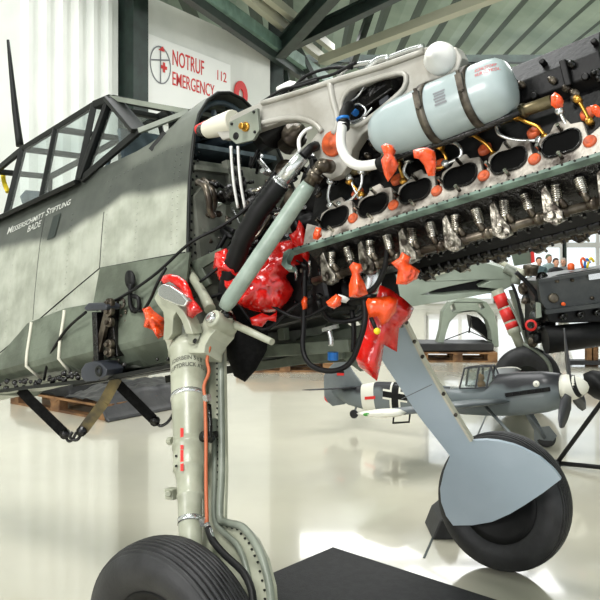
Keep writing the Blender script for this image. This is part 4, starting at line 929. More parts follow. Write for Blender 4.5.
film('black_cloth', [(225,327),(240,319),(262,317),(268,330),(267,350),(256,370),(245,382),(234,376),(227,356)], 2.98, .03, M['web'], 'black cloth hanging behind the head of the near landing gear leg', 'cloth', amp=.01, res=.02, seed=31)
film('clear_film', [(338,294),(345,296),(350,299),(346,303),(340,302)], 2.6, .006, M['white'], 'scrap of whitish plastic film among the engine hoses', 'plastic film', amp=.005, res=.01, seed=33)
pb = empty('yellow_tipped_probe', Matrix.Translation(W(377, 331, 2.62)), 'short black probe with a round yellow tip stuck in the red film', 'probe'); pi_ = pb.matrix_world.inverted()
MB().tube([W(371, 318, 2.64), W(376, 329, 2.62)], .007, 8, sp=1).build('probe_stem', M['black'], pb, pi_); MB().lathe(W(377, 331, 2.62), (0, -1, 0), [(-.006, 0), (-.006, .011), (.006, .011), (.008, 0)], 14).build('probe_tip', M['yellow'], pb, pi_)
def cargo(L, w_, metal, lab, hooks):
    p0 = W(*L[0]); r = empty('cargo_strap', Matrix.Translation(p0), lab, 'strap', 'hanging cargo straps'); ri = r.matrix_world.inverted()
    m = MB(); q = [W(*a) for a in L]
    for a, b in zip(q, q[1:]): m.bar(a, b, w_, .006, up=(0, 1, .2))
    m.build('webbing', M[metal], r, ri)
    h = MB()
    for a, b in hooks:
        A_, B_ = W(*a), W(*b); h.tube([A_, A_.lerp(B_, .3)+V((0, 0, -.025)), A_.lerp(B_, .7)+V((0, 0, -.02)), B_, B_+V((.01, 0, .02))], .007, 8)
        h.lathe(A_, (0, 1, 0), [(-.012, 0), (-.012, .022), (.012, .022), (.012, 0)], 10)
    h.build('hook', M['blackgloss'], r, ri); return r
M['goldweb'] = mat('worn_brown_webbing', srgb(60,54,40), .6, 0, srgb(120,104,60), 14, amt=(.45, .75))
cargo([(20,389,3.62),(30,400,3.6),(64,433,3.55)], .05, 'web', 'black cargo strap hanging slanted at the far left under the fuselage', [((65,434,3.55),(74,437,3.55))])
cargo([(117,378,3.3),(104,402,3.32),(83,430,3.35)], .045, 'goldweb', 'brownish cargo strap slanting down left below the lower rubber bumper', [((82,431,3.35),(70,437,3.35))])
cargo([(115,381,3.5),(130,396,3.5),(153,419,3.5)], .045, 'web', 'black cargo strap hanging slanted over the tarpaulin left of the near gear leg', [((155,421,3.5),(171,418,3.48))])
# ================================================================ PALLETS, TARPAULIN, MAT
def pallet(C0, e1, L1, L2, lab, grp='wooden pallets', nl=3):
    e1 = V((*e1, 0)).normalized(); e2 = V((e1.y, -e1.x, 0))
    if e2.y < 0: e2 = -e2
    R = Matrix((e1, e2, V((0, 0, 1)))).transposed() if e1.cross(e2).z > 0 else Matrix((e1, e2, V((0, 0, 1)))).transposed()
    r = empty('pallet', Matrix.Translation((*C0, 0)), lab, 'pallet', grp)
    X = lambda u, v, z: R @ V((u, v, z))
    for i in range(6):
        v = L2*(i+.5)/6; m = MB(); m.box(X(L1/2, v, .133), (L1, L2/6-.03, .022), R); m.build('deck_board', M['wood'], r)
    for i in range(3):
        v = .07+(L2-.14)*i/2; m = MB(); m.box(X(L1/2, v, .011), (L1, .1, .022), R); m.build('bottom_board', M['wood'], r)
        for j in range(3): MB().box(X(.07+(L1-.14)*j/2, v, .072), (.14, .1, .1), R).build('block', M['wood'], r)
    for j in range(3): MB().box(X(.07+(L1-.14)*j/2, L2/2, .115), (.1, L2, .014), R).build('stringer', M['wood'], r)
    return r, X
c0 = FLR(103, 421); pl_, X1 = pallet((c0.x, c0.y), (-.80, .60), 1.5, .9, 'wooden pallet on the floor at left under the fuselage, partly under dark tarpaulin')
tp = MB(); 
def tarp_h(u, v):
    e = min(u+.12, .62-u+.2, v+.1, 1.15-v, .25)/.25; e = max(0, min(1, e)); return (.16+.20*(1-abs(noise.noise(V((u*2, v*2, 3))))))*min(1, .2+e*1.2)
nu, nv_ = 30, 26; vs = []
e1_ = V((-.8, .6, 0)); e2_ = V((.6, .8, 0))
for i in range(nu+1):
    for j in range(nv_+1):
        u = -.10+i*.62/nu; v = -.02+j*1.05/nv_
        zz = .012 if u < -.07 else .012+(.17+.06*min((v+.02)/.4, 1)+.03*noise.noise(V((u*5, v*5, 1)))+.03*abs(noise.noise(V((u*11, v*11, 2)))))*min((u+.07)/.12, 1)
        vs.append(c0+e1_*u+e2_*v+V((0, 0, zz)))
fs = [(i*(nv_+1)+j, (i+1)*(nv_+1)+j, (i+1)*(nv_+1)+j+1, i*(nv_+1)+j+1) for i in range(nu) for j in range(nv_)]
tp.add(vs, fs, 0, True); to = tp.build('tarpaulin', M['tarp']); tag(to, 'dark grey tarpaulin draped over goods on the left pallet', 'tarpaulin')
so = to.modifiers.new('thick', 'SOLIDIFY'); so.thickness = .006
p2, X2 = pallet((-.85, 10.6), (1, .05), 1.3, .8, 'wooden pallet loaded with boards far behind the engine bay')
bo_ = MB()
for i in range(5): bo_.box((-.2+.02*i, 11.0, .17+.025*i), (1.1, .55-.05*i, .02), Matrix.Rotation(.05*i, 3, 'Z'))
tag(bo_.build('stacked_boards', M['wood']), 'boards stacked on the pallet far behind the engine bay', 'boards')
p3, X3 = pallet((1.74, 11.75), (1, -.06), 1.15, .8, 'wooden pallet carrying the pale arched frame behind the gear door')
cv_ = MB(); cv_.box((2.3, 12.05, .215), (1.1, .6, .12)); tag(cv_.build('dark_beam', M['tarp'], bevel=.02), 'dark covered beam lying on the pallet under the arched frame', 'beam')
vs = []
for i in range(21):
    for j in range(21):
        u = .53+i*.95/20; v = .02+j*.86/20; ee = min(i, 20-i, j, 20-j)/20
        vs.append(c0+e1_*u+e2_*v+V((0, 0, .15+.12*min(ee/.2, 1)**.5+.03*abs(noise.noise(V((u*7, v*7, 5)))))))
ld = MB().add(vs, [(i*21+j, (i+1)*21+j, (i+1)*21+j+1, i*21+j+1) for i in range(20) for j in range(20)], 0, True).build('black_sheet', M['black']); tag(ld, 'black plastic sheet over a flat load on the left pallet, beside the tarpaulin', 'sheet'); so = ld.modifiers.new('thick', 'SOLIDIFY'); so.thickness = .005
# pale arched frame
af = empty('arched_frame', Matrix.Translation(W(466, 347, 11.9)), 'pale green arched metal frame standing on a pallet behind the gear door', 'frame'); ai = af.matrix_world.inverted()
arc = lambda L, Y: [W(a, b, Y) for a, b in L]
oo = [(437,345),(441,330),(443,312),(450,302),(460,298),(476,298),(487,302),(494,312),(498,328),(499,347),(492,347),(491,332),(487,320),(480,313),(470,311),(458,314),(450,322),(446,334),(443,347),(437,347)]
m = MB(); q = [(W(a, b, 11.9).x, W(a, b, 11.9).z) for a, b in oo]; hh = [(W(a, b, 11.9).x, W(a, b, 11.9).z) for a, b in [(478,304),(482,303),(485,308),(481,310)]]; h2 = [(W(a, b, 11.9).x, W(a, b, 11.9).z) for a, b in [(450,306),(454,303),(456,310),(452,312)]]
m.prism(q, [hh, h2], lambda u, v, t: V((u, 11.9+t, v)), 0, .25); m.build('arch', M['wingp'], af, ai, bevel=.02)
m = MB(); m.tube([W(445, 340, 11.85), W(469, 331, 11.85), W(492, 341, 11.85)], .008, 6, sp=1); m.tube([W(471, 318, 11.85), W(469, 333, 11.85)], .012, 6, sp=1); m.build('cross_wire', M['black'], af, ai)
m = MB(); m.prism([(W(a, b, 12.1).x, W(a, b, 12.1).z) for a, b in [(472,316),(480,318),(492,330),(494,344),(484,335),(474,328)]], None, lambda u, v, t: V((u, 12.2+t, v)), 0, .3); m.build('dark_fairing', M['black'], af, ai)
# mat and floor line
mc = FLR(333, 549); a = FLR(275, 574)-mc; b = FLR(390, 567.5)-mc; a.normalize(); b.normalize(); m = MB()
m.prism([(0, 0), (1.1, 0), (1.1, .95), (0, .95)], None, lambda u, v, t: mc+a*u+b*v+V((0, 0, t)), .0, .012)
tag(m.build('floor_mat', mat('black_mat', srgb(22,22,24), .75, 0, srgb(30,30,32), 30, .2, 150), bevel=.004), 'black rubber mat lying on the floor at the bottom between the wheels', 'mat')
m = MB(); m.bar(FLR(424, 558, .001), FLR(492, 402, .001), .012, .003); struct('trim_20', m, M['mullion'])
# wheel chock
k0 = FLR(440, 540); m = MB(); m.prism([(0, 0), (.16, 0), (.13, .12), (.09, .14), (.04, .10)], None, lambda u, v, t: V((k0.x-.04+u, k0.y+t, v)), 0, .28); tag(m.build('wheel_chock', M['tyre'], bevel=.008), 'black rubber chock on the floor beside the far main wheel', 'chock')
# ================================================================ MODEL AIRPLANE ON THE FLOOR
tm = math.asin(.55); nose = W(590, 387, 6.0); tl = V((.29, 7.2, .31)); fx = (nose-tl).normalized(); fy = V((0, 0, 1)).cross(fx).normalized(); fz = fx.cross(fy)
MM = Matrix(((fx.x, fy.x, fz.x, tl.x), (fx.y, fy.y, fz.y, tl.y), (fx.z, fy.z, fz.z, tl.z), (0, 0, 0, 1))); LM = (nose-tl).length
B = empty('model_airplane', MM, 'small grey model airplane with a black and white spinner, standing on the floor', 'model airplane')
MMi = MM.inverted()
def MP(px, py, y): # on the model's lengthwise plane y
    return MMi @ onplane(px, py, MM @ V((0, y, 0)), fy)
sec_old = [(0, 0, .012, .04), (.08, 0, .02, .055), (.3, .0, .045, .08), (.6, .005, .07, .105), (.9, .01, .088, .13), (1.2, .012, .098, .15), (1.5, .0, .1, .158), (1.75, -.005, .1, .15), (2.0, -.005, .098, .13), (LM-.2, .0, .09, .102)]
sec = [(0, 0, .012, .03)]
for px_, t_, b_, w_ in ((348, 388, 405, .035), (364, 384, 410, .05), (380, 381, 412, .062), (400, 381.5, 412.5, .07), (425, 383, 413, .08), (450, 386, 414, .09), (470, 388, 415, .095), (488, 386, 416, .098), (500, 373, 416.5, .1), (520, 371, 416, .1), (545, 370.5, 413, .098), (562, 372.5, 408, .09)):
    q1, q2 = MP(px_, t_, 0), MP(px_, b_, 0); sec.append(((q1.x+q2.x)/2, (q1.z+q2.z)/2, w_, (q1.z-q2.z)/2*.97))
rg = []
for x, zc, a_, b_ in sec:
    rg.append([V((x, a_*math.copysign(abs(math.cos(t))**.8, math.cos(t)), zc+b_*math.copysign(abs(math.sin(t))**.85, math.sin(t)))) for t in [2*PI*k/20 for k in range(20)]])
def mfus():
    m = bpy.data.materials.new('model_camouflage'); m.use_nodes = True; nt = m.node_tree; N = nt.nodes; L = nt.links; b = N['Principled BSDF']; b.inputs['Roughness'].default_value = .35
    tc = N.new('ShaderNodeTexCoord'); sp = N.new('ShaderNodeSeparateXYZ'); L.new(tc.outputs['Object'], sp.inputs[0]); nz = N.new('ShaderNodeTexNoise'); nz.inputs['Scale'].default_value = 5; L.new(tc.outputs['Object'], nz.inputs['Vector'])
    a = N.new('ShaderNodeMath'); a.operation = 'MULTIPLY_ADD'; a.inputs[1].default_value = .16; L.new(nz.outputs['Fac'], a.inputs[0]); L.new(sp.outputs['Z'], a.inputs[2])
    r = N.new('ShaderNodeValToRGB'); e = r.color_ramp.elements; e[0].position = .07; e[1].position = .115; e[0].color = (*srgb(108,116,119), 1); e[1].color = (*srgb(50,50,54), 1); L.new(a.outputs[0], r.inputs[0]); L.new(r.outputs[0], b.inputs['Base Color']); return m
M['mfus'] = mfus()
mf = MB().loft(rg, 0, True).build('fuselage', M['mfus'], B)
def ms(x, z, off=.002):
    k = next((i for i in range(len(sec)-1) if sec[i][0] <= x <= sec[i+1][0]), len(sec)-2); t = (x-sec[k][0])/(sec[k+1][0]-sec[k][0]); zc, a_, b_ = [sec[k][j]*(1-t)+sec[k+1][j]*t for j in (1, 2, 3)]
    s_ = min(abs((z-zc)/b_), .98)**(1/.85); return V((x, -(a_*(1-s_*s_)**.4+off), z))
m = MB(); xw = .52
rg2 = []
for x in (.36, .40, .44, .48): rg2.append([V((p.x, p.y*1.012, p.z*1.012)) for p in [V((x, (lambda a_, b_: 0)(0, 0), 0))]])
def band(x0, x1, mt, nm):
    R = []
    for x in (x0, x1):
        k = next(i for i in range(len(sec)-1) if sec[i][0] <= x <= sec[i+1][0]); t = (x-sec[k][0])/(sec[k+1][0]-sec[k][0]); zc, a_, b_ = [sec[k][j]*(1-t)+sec[k+1][j]*t for j in (1, 2, 3)]
        R.append([V((x, (a_+.002)*math.copysign(abs(math.cos(t))**.8, math.cos(t)), zc+(b_+.002)*math.copysign(abs(math.sin(t))**.85, math.sin(t)))) for t in [2*PI*k/20 for k in range(20)]])
    MB().loft(R, 0, True, True, (False, False)).build(nm, M[mt], mf)
xb0 = MP(361, 398, -.05).x; band(xb0, xb0+.13, 'mwhite', 'white_band')
def mplate(L, y, nm, mt, off=.003):
    m = MB(); q = [MP(a, b, y) for a, b in L]; q = [ms(p.x, p.z, off) for p in q]; n = len(q); m.add(q, [tuple(range(n))]); return m.build(nm, M[mt], mf)
mplate([(364,397),(375,396),(375,399),(364,400)], -.07, 'red_mark', 'redpaint', .006)
def mq(L, nm, mt, off, n=7):
    m = MB(); P4 = [V(p) for p in L]; g = []
    for i in range(n+1):
        for j in range(n+1):
            a = P4[0].lerp(P4[1], i/n).lerp(P4[3].lerp(P4[2], i/n), j/n); q = MP(a.x, a.y, -.08); g.append(ms(q.x, q.z, off))
    m.add(g, [(i*(n+1)+j, (i+1)*(n+1)+j, (i+1)*(n+1)+j+1, i*(n+1)+j+1) for i in range(n) for j in range(n)], 0, True); return m.build(nm, M[mt], mf)
for L in ([(382,391),(407,395),(407,401),(382,397)], [(391,383),(398,384),(398,410),(391,409)]):
    mq(L, 'cross_bar', 'black', .004)
for L in ([(382,389),(391,390.4),(391,392.4),(382,391)], [(389,382.6),(391,383),(391,391),(389,390.6)], [(398,391.6),(407,393),(407,395),(398,393.6)], [(398,384),(400,384.4),(400,392.4),(398,392)],
          [(382,397),(391,398.4),(391,400.4),(382,399)], [(389,399),(391,399.4),(391,409),(389,408.7)], [(398,399.6),(407,401),(407,403),(398,401.6)], [(398,401),(400,401.4),(400,410.2),(398,410)]):
    mq(L, 'cross_edge', 'mwhite', .005)
# fin, stabiliser, tail wheel
fp_ = [MP(a, b, 0) for a, b in ((324,376),(330,367),(340,357),(345,357),(352,370),(362,384),(366,392),(345,404),(333,406),(325,399))]
m = MB(); m.prism([(p.x, p.z) for p in fp_], None, lambda u, v, t: V((u, t, v)), -.012, .012); fin = m.build('tail_fin', M['mgrey'], B, bevel=.004)
def finp(L, mt, nm): 
    m = MB(); m.prism([(MP(a, b, -.013).x, MP(a, b, -.013).z) for a, b in L], None, lambda u, v, t: V((u, t, v)), -.0145, -.0125); m.build(nm, M[mt], fin)
finp([(337,371),(344,371),(344,373),(337,373)], 'black', 'flag_stripe'); finp([(337,373),(344,373),(344,375.5),(337,375.5)], 'redpaint', 'flag_stripe')
finp([(324,396),(326,399),(328,403),(325,400)], 'redpaint', 'rudder_mark')
zt_ = MP(345, 388, 0).z; x0 = MP(342, 388, 0).x; tq_ = MP(308, 390, -.40)
def foil(m, r0, r1, t0, t1, n=8):
    """r: (x_le, x_te, y, z)"""
    R = []
    for (xl, xt, y, z), t in ((r0, t0), (r1, t1)):
        c = xl-xt; up = []; dn = []
        for k in range(n+1):
            u = k/n; th_ = t*2.6*(math.sqrt(u)*(1-u)+.05*(1-u)); up.append(V((xl-c*u, y, z+th_))); dn.append(V((xl-c*u, y, z-th_*.6)))
        R.append(up+dn[::-1][:-1])
    m.loft(R, 0, True)
for sg in (-1, 1):
    m = MB(); foil(m, (x0+.18, x0-.02, 0, zt_), (tq_.x+.07, tq_.x-.07, sg*.40, tq_.z), .012, .007); m.build('tailplane', M['mdark'], B)
tw = MP(354, 414, 0); m = MB(); m.lathe(tw, (0, 1, 0), [(-.014, 0), (-.014, .03), (-.01, .038), (.01, .038), (.014, .03), (.014, 0)], 20); tw_ = m.build('tail_wheel', M['tyre'], B)
m = MB(); m.tube([tw, MP(357, 404, 0)], .009, 8, sp=1); m.build('tail_wheel_strut', M['mgrey'], tw_)
# wings: the near one comes towards us and ends in a white tip
wr = MP(478, 408, -.09); 
tipm = W(377, 415, 5.45); tpl = MMi @ tipm
for sg in (-1, 1):
    m = MB(); foil(m, (wr.x+.28, wr.x-.24, sg*.06, -.10), (tpl.x+.185, tpl.x-.185, sg*abs(tpl.y)*.94, tpl.z), .03, .026); wg = m.build('wing', M['mgrey'], B)
    m = MB(); R = []
    for f_, y_ in ((1, .94), (.97, .975), (.85, .995), (.4, 1.01)):
        c = .37*f_; r = []
        for k in range(9): u = k/8; r.append(V((tpl.x+c/2-c*u, sg*abs(tpl.y)*y_, tpl.z+.075*f_*(math.sqrt(u)*(1-u)+.06))))
        for k in range(7, 0, -1): u = k/8; r.append(V((tpl.x+c/2-c*u, sg*abs(tpl.y)*y_, tpl.z-.05*f_*(math.sqrt(u)*(1-u)+.06))))
        R.append(r)
    m.loft(R, 0, True); wt_ = m.build('wing_tip', M['mwhite'], wg)
    if sg < 0:
        M['green'] = mat('green_mark', srgb(60,150,50), .4); g = MB(); g.lathe(V((tpl.x-.075, sg*abs(tpl.y)*1.0, tpl.z+.004)), (0, -1, 0), [(-.03, .026), (.012, .026), (.014, 0)], 16, ref=(1, 0, 0), sq=.42); g.build('green_light', M['green'], wt_)
        m = MB(); pq = [W(394, 415, 5.5), W(393, 423, 5.5), W(409, 422, 5.6), W(410, 414, 5.6)]; m.tube([MMi @ p for p in pq], .007, 6, sp=1); m.build('pitot_tube', M['black'], wg)
# canopy
mc_ = MB(); ka = [(460,393),(464,374),(478,367),(490,369),(497,384)]
cy = -.07; kp = [MP(a, b, cy) for a, b in ka]; gp_ = MB()
topz = kp[2].z
zb_ = MP(475, 388, -.07).z; pts_b = [V((kp[0].x, -.075, zb_)), V(((kp[0].x+kp[4].x)/2-.02, -.08, zb_)), V((kp[4].x, -.065, zb_+.01))]
pts_t = [V((kp[1].x, -.045, topz-.01)), V((kp[2].x, -.045, topz)), V((kp[3].x, -.045, topz))]
my = lambda v: V((v.x, -v.y, v.z))
for f in (lambda v: v, my):
    for a, b in ((pts_b[0], pts_t[0]), (pts_b[1], pts_t[1]), (pts_b[2], pts_t[2]), (pts_b[0], pts_b[1]), (pts_b[1], pts_b[2]), (pts_t[0], pts_t[1]), (pts_t[1], pts_t[2]), (pts_b[1].lerp(pts_b[2], .5), pts_t[2])): mc_.bar(f(a), f(b), .012)
for a in pts_t+[pts_b[2]]: mc_.bar(a, my(a), .012)
mcan = mc_.build('canopy_frame', M['mdark'], B)
for f in (lambda v: v, my):
    pane([f(pts_b[0]), f(pts_b[1]), f(pts_t[1]), f(pts_t[0])], mcan, t=.002); pane([f(pts_b[1]), f(pts_b[2]), f(pts_t[2]), f(pts_t[1])], mcan, t=.002)
m = MB(); m.lathe(V((kp[0].x+.16, 0, zb_)), (0, 0, 1), [(0, .03), (.03, .035), (.05, .02), (.06, .03), (.09, .03), (.11, 0)], 12); m.build('pilot_figure', M['wood'], B)
# nose: spinner, spiral, blades, exhausts
sp0 = LM-.205; spin = MB(); pr = [(0, .096), (.05, .1), (.1, .09), (.15, .066), (.185, .036), (.2, .0)]
spin.lathe((sp0, 0, 0), (1, 0, 0), [(0, 0)]+pr, 28); spn = spin.build('spinner', M['mwhite'], B)
def sr(h):
    for (h0, r0), (h1, r1) in zip(pr, pr[1:]):
        if h0 <= h <= h1: return r0+(r1-r0)*(h-h0)/(h1-h0)
    return 0
m = MB(); n = 60; va = []
for i in range(n+1):
    u = i/n; h = .015+.172*u**.9; a_ = -1.2+u*2*PI*1.25; w_ = .05*(1-.5*u)
    for hh_ in (h-w_/2, h+w_/2): hh_ = min(max(hh_, .001), .199); r = sr(hh_)+.0012; va.append(V((sp0+hh_, math.cos(a_)*r, math.sin(a_)*r)))
m.add(va, [(2*i, 2*i+1, 2*i+3, 2*i+2) for i in range(n)]); m.build('spiral_stripe', M['black'], spn)
for k, a_ in enumerate((PI*.5+.02, PI*.5+2*PI/3+.02, PI*.5-2*PI/3+.02)):
    d = V((0, math.cos(a_), math.sin(a_))); t_ = V((1, 0, 0)).cross(d); m = MB(); R = []
    for f_, w_ in ((.06, .02), (.12, .034), (.2, .052), (.32, .054), (.41, .042), (.45, .014)):
        tw_a = .9-1.4*f_; dd = t_*math.cos(tw_a)+V((1, 0, 0))*math.sin(tw_a); nn = d.cross(dd); c = V((sp0+.06, 0, 0))+d*f_
        R.append([c+dd*w_, c+nn*.006, c-dd*w_, c-nn*.006])
    m.loft(R, 0, True); m.build('propeller_blade', M['mdark'], B)
m = MB(); q = [MP(a, b, -.1) for a, b in ((506,395),(550,389))]; q = [ms(p.x, p.z, 0) for p in q]; m.bar(q[0], q[1], .03, .032)
for i in range(6): p = q[0].lerp(q[1], (i+.5)/6); m.bar(p, p+V((-.03, -.02, 0)), .014, .02)
m.build('exhaust_stack', M['black'], B)
m = MB(); q = MP(536, 384, -.1); q = ms(q.x, q.z, .0); m.lathe(q, (0, -1, .2), [(0, .025), (.003, .025), (.003, 0)], 20); o_ = m.build('nose_badge', M['mwhite'], B); MB().lathe(q+V((0, -.003, 0)), (0, -1, .2), [(0, .005), (.002, .005), (.002, 0)], 8).build('badge_mark', M['black'], o_)
m = MB(); q = MP(548, 412, -.06); m.lathe(V((1.3, 0, -.15)), (1, 0, 0), [(0, 0), (.02, .03), (.3, .05), (.4, .045), (.4, 0)], 14, sq=.6); m.build('oil_cooler', M['mgrey'], B)
a_ = MP(448, 389.5, -.098); b_ = MP(470, 387.5, -.098); d_ = b_-a_; d_.y = 0
tx = text('Messerschmitt Stiftung', .03, d_, V((-d_.z, 0, d_.x)), a_, M['letter'], 'lettering', None, small=True, extr=.0004)
k_ = d_.length/max((v.co-a_).dot(d_.normalized()) for v in tx.data.vertices)
for v in tx.data.vertices: dd = (v.co-a_).dot(d_.normalized()); c = v.co+d_.normalized()*dd*(k_-1); v.co = ms(c.x, c.z, .004)
tx.parent = mf
# gear
def mgear(p_top, p_hub, doorL, Ydoor):
    m = MB(); m.tube([MMi @ p_top, MMi @ p_hub], .013, 8, sp=1); lgm = m.build('gear_leg', M['mgrey'], B)
    ax = fy if p_hub.x > 1.5 else -fy; m = MB(); axl = MMi.to_3x3() @ V((ax.x, ax.y, 0)).normalized()
    m.lathe((MMi @ p_hub)+axl*.03, axl, [(-.02, 0), (-.024, .05), (-.02, .072), (0, .08), (.02, .072), (.024, .05), (.02, 0)], 28); m.build('wheel', M['tyre'], B)
    if doorL:
        m = MB(); q = [MMi @ onplane(a, b, MM @ (MMi @ p_hub), V((fy.x, fy.y, .35)).normalized()) for a, b in doorL]
        n = (q[1]-q[0]).cross(q[2]-q[0]).normalized(); m.add(q+[p+V((0, .006, 0)) for p in q], [tuple(range(len(q))), tuple(range(2*len(q)-1, len(q)-1, -1))]+[(i, (i+1) % len(q), (i+1) % len(q)+len(q), i+len(q)) for i in range(len(q))]); m.build('gear_door', M['mgrey'], B)
hubp = FLR(545, 448); hubp.z = .08; mgear(W(525, 410, 6.3), hubp, [(522,410),(531,410),(541,427),(549,426),(557,436),(553,441),(538,445),(534,440),(534,430)], 0)
hubn = hubp-V((fy.x, fy.y, 0)).normalized()*.50; mgear(W(484, 405, 6.3), hubn, None, 0)
# ================================================================ THE SECOND AIRPLANE
G = empty('second_airplane', Matrix.Translation(FLR(530, 412)), 'second airplane behind the first, with pale wing, red banded gear leg and dark bare engine', 'airplane'); Gi = G.matrix_world.inverted()
def gp2(L, Y): return [(W(a, b, Y).x, W(a, b, Y).z) for a, b in L]
m = MB(); wl_ = [(340,292),(372,283),(400,268),(432,250),(452,252),(472,259),(500,267),(511,273),(515,279),(512,286),(504,290),(490,293),(465,298),(440,302),(404,308),(380,303),(340,310)]
m.prism(gp2(wl_, 8.2), [gp2([(421,295),(438,289),(456,285),(481,280),(490,281),(478,287),(498,289),(492,292),(466,293),(445,295)], 8.2)], lambda u, v, t: V((u, 8.2+t, v+t*.25)), 0, .16)
wing2 = m.build('wing', M['wingp'], G, Gi, bevel=.03)
m = MB(); m.prism(gp2([(415,298),(440,286),(490,277),(500,292),(440,298)], 8.33), None, lambda u, v, t: V((u, 8.30+t, v)), 0, .02); m.build('radiator_well', M['black'], wing2, Gi)
m = MB(); m.prism(gp2([(420,279),(438,266),(457,268),(438,276)], 8.2), None, lambda u, v, t: V((u, 8.185+t, v)), 0, .012); m.build('unpainted_patch', M['paleduct'], wing2, Gi)
m = MB(); m.tube([W(505, 268, 8.2), W(516, 274, 8.15), W(515, 284, 8.15)], .05, 10); m.build('leading_edge_joint', M['greygreen'], wing2, Gi)
a = W(497, 290, 8.1); b = W(523, 352, 7.95); d = b-a; ll = d.length; m = MB()
m.lathe(a, d, [(0, 0), (0, .062), (ll*.62, .062), (ll*.63, .066), (ll*.7, .066), (ll*.72, .05), (ll, .045), (ll, 0)], 20); leg2 = m.build('landing_gear_leg', M['legpaint'], G, Gi)
for t0_, t1_ in ((.08, .28), (.31, .5), (.53, .62)):
    MB().lathe(a, d, [(ll*t0_, .0635), (ll*t0_, .065), (ll*t1_, .065), (ll*t1_, .0635)], 20).build('red_band', M['redpaint'], leg2, Gi)
m = MB(); m.bar(W(512, 290, 8.3), W(531, 350, 8.1), .09, .02); m.tube([W(508, 300, 8.0), W(520, 325, 7.9), W(528, 350, 7.9)], .012, 8); m.build('gear_door', M['greygreen'], G, Gi)
wc_ = W(527, 379, 7.9); m = MB(); axv = V((-.25, -1, 0)).normalized(); R_ = .325
m.lathe(wc_, axv, [(-.08, 0), (-.08, .2), (-.085, .25), (-.075, .29), (-.04, .318), (0, .325), (.04, .318), (.075, .29), (.085, .25), (.08, .2), (.06, .17), (.04, .1), (.06, .05), (.06, 0)], 48); w2 = m.build('wheel', M['tyre'], G, Gi)
m = MB(); m.lathe(wc_, axv, [(.05, .0), (.05, .17), (.066, .18), (.066, .19), (.05, .19)], 32); m.lathe(wc_, axv, [(.05, 0), (.05, .05), (.09, .045), (.09, 0)], 16); m.build('wheel_rim', M['dark'], w2, Gi)
m = MB(); m.tube([W(524, 344, 7.9), W(538, 352, 7.8), W(549, 364, 7.75), W(552, 380, 7.75)], .02, 8); m.build('door_edge_tube', M['greygreen'], G, Gi)
M['eng2'] = mat('dark_grey_engine_cover', srgb(50,53,53), .35, .2, srgb(66,68,66), 5, .15)
m = MB(); m.prism(gp2([(538,281),(560,274),(600,268),(680,258),(680,306),(600,304),(562,309),(548,312),(541,302)], 7.4), None, lambda u, v, t: V((u, 7.4+t, v)), 0, .5); eng = m.build('engine_cover', M['eng2'], G, Gi, bevel=.02)
m = MB(); m.prism(gp2([(546,313),(562,309),(600,304),(680,296),(680,318),(600,322),(562,323),(549,322)], 7.42), None, lambda u, v, t: V((u, 7.42+t, v)), 0, .45); m.build('engine_block', M['block'], eng, Gi, bevel=.01)
m = MB(); m.bar(W(545, 312, 7.38), W(680, 295, 7.38), .05, .04); m.build('rail', M['eng2'], eng, Gi)
m = MB(); m.bar(W(538, 281, 7.38), W(680, 258, 7.38), .05, .03); m.build('top_rail', M['eng2'], eng, Gi)
for x, y in ((562, 316), (579, 314), (596, 312)):
    m = MB(); m.lathe(W(x, y, 7.4), (.2, -1, -.2), [(0, .034), (.05, .034), (.05, .024), (.02, .022), (.02, 0)], 14, sq=.8); m.build('exhaust_port', M['blackgloss'], eng, Gi)
for x, y, r in ((553, 298, .045),): m = MB(); m.lathe(W(x, y, 7.4), (0, -1, 0), [(0, r), (.03, r), (.035, r*.8), (.035, 0)], 20); m.build('round_cap', M['oilsteel'], eng, Gi)
for x, y in ((557, 281), (572, 280), (592, 298)): m = MB(); m.lathe(W(x, y, 7.4), (0, -1, 0), [(0, .018), (.02, .016), (.02, 0)], 12); m.build('cover_bolt', M['oilsteel'], eng, Gi)
m = MB(); m.prism(gp2([(587,272),(604,268),(604,278),(588,280)], 7.4), None, lambda u, v, t: V((u, 7.37+t, v)), 0, .04); m.build('data_plate', M['silver'], eng, Gi)
m = MB(); m.lathe(W(563, 304, 7.38), (0, -1, 0), [(0, .018), (.03, .016), (.03, 0)], 12); m.build('orange_plug', M['orange'], eng, Gi)
m = MB(); m.tube([W(545, 340, 7.5), W(590, 335, 7.5), W(680, 324, 7.5)], [.13, .12, .12], 18, sp=1); m.build('exhaust_duct', M['black'], G, Gi)
rnd = random.Random(5)
for i in range(26):
    x = rnd.uniform(519, 546); y = rnd.uniform(276, 342)
    if x < 532 and y > 300: x += 10
    r = rnd.uniform(.025, .06); m = MB(); m.lathe(W(x, y, rnd.uniform(7.6, 7.9)), (rnd.uniform(-1, 1), -1, rnd.uniform(-.6, .6)), [(0, 0), (0, r), (.06, r), (.06, r*.6), (.1, r*.5), (.1, 0)], 12); m.build('accessory_drum', M[rnd.choice(['block', 'blackgloss', 'eng2', 'block', 'oilsteel'])], G, Gi)
m = MB(); m.box(W(540, 308, 8.0), (.22, .3, .6)); m.build('accessory_case', M['block'], G, Gi)
for L, r in ((((516,272),(530,286),(540,300),(548,312)), .022), (((512,284),(518,300),(524,330)), .015), (((540,282),(536,300),(541,318)), .014)):
    m = MB(); m.tube([W(a_, b_, 7.5) for a_, b_ in L], r, 8); m.build('engine_hose', M['black'], G, Gi)
m = MB(); m.lathe(W(531, 325, 7.5), (-.3, -1, 0), [(0, .035), (.02, .055), (.04, .055), (.04, .035)], 20); m.build('red_ring', M['redpaint'], G, Gi)
m = MB(); m.prism(gp2([(536,302),(540,303),(541,317),(536,318)], 7.45), None, lambda u, v, t: V((u, 7.43+t, v)), 0, .03); m.build('pale_bracket', M['wingp'], G, Gi)
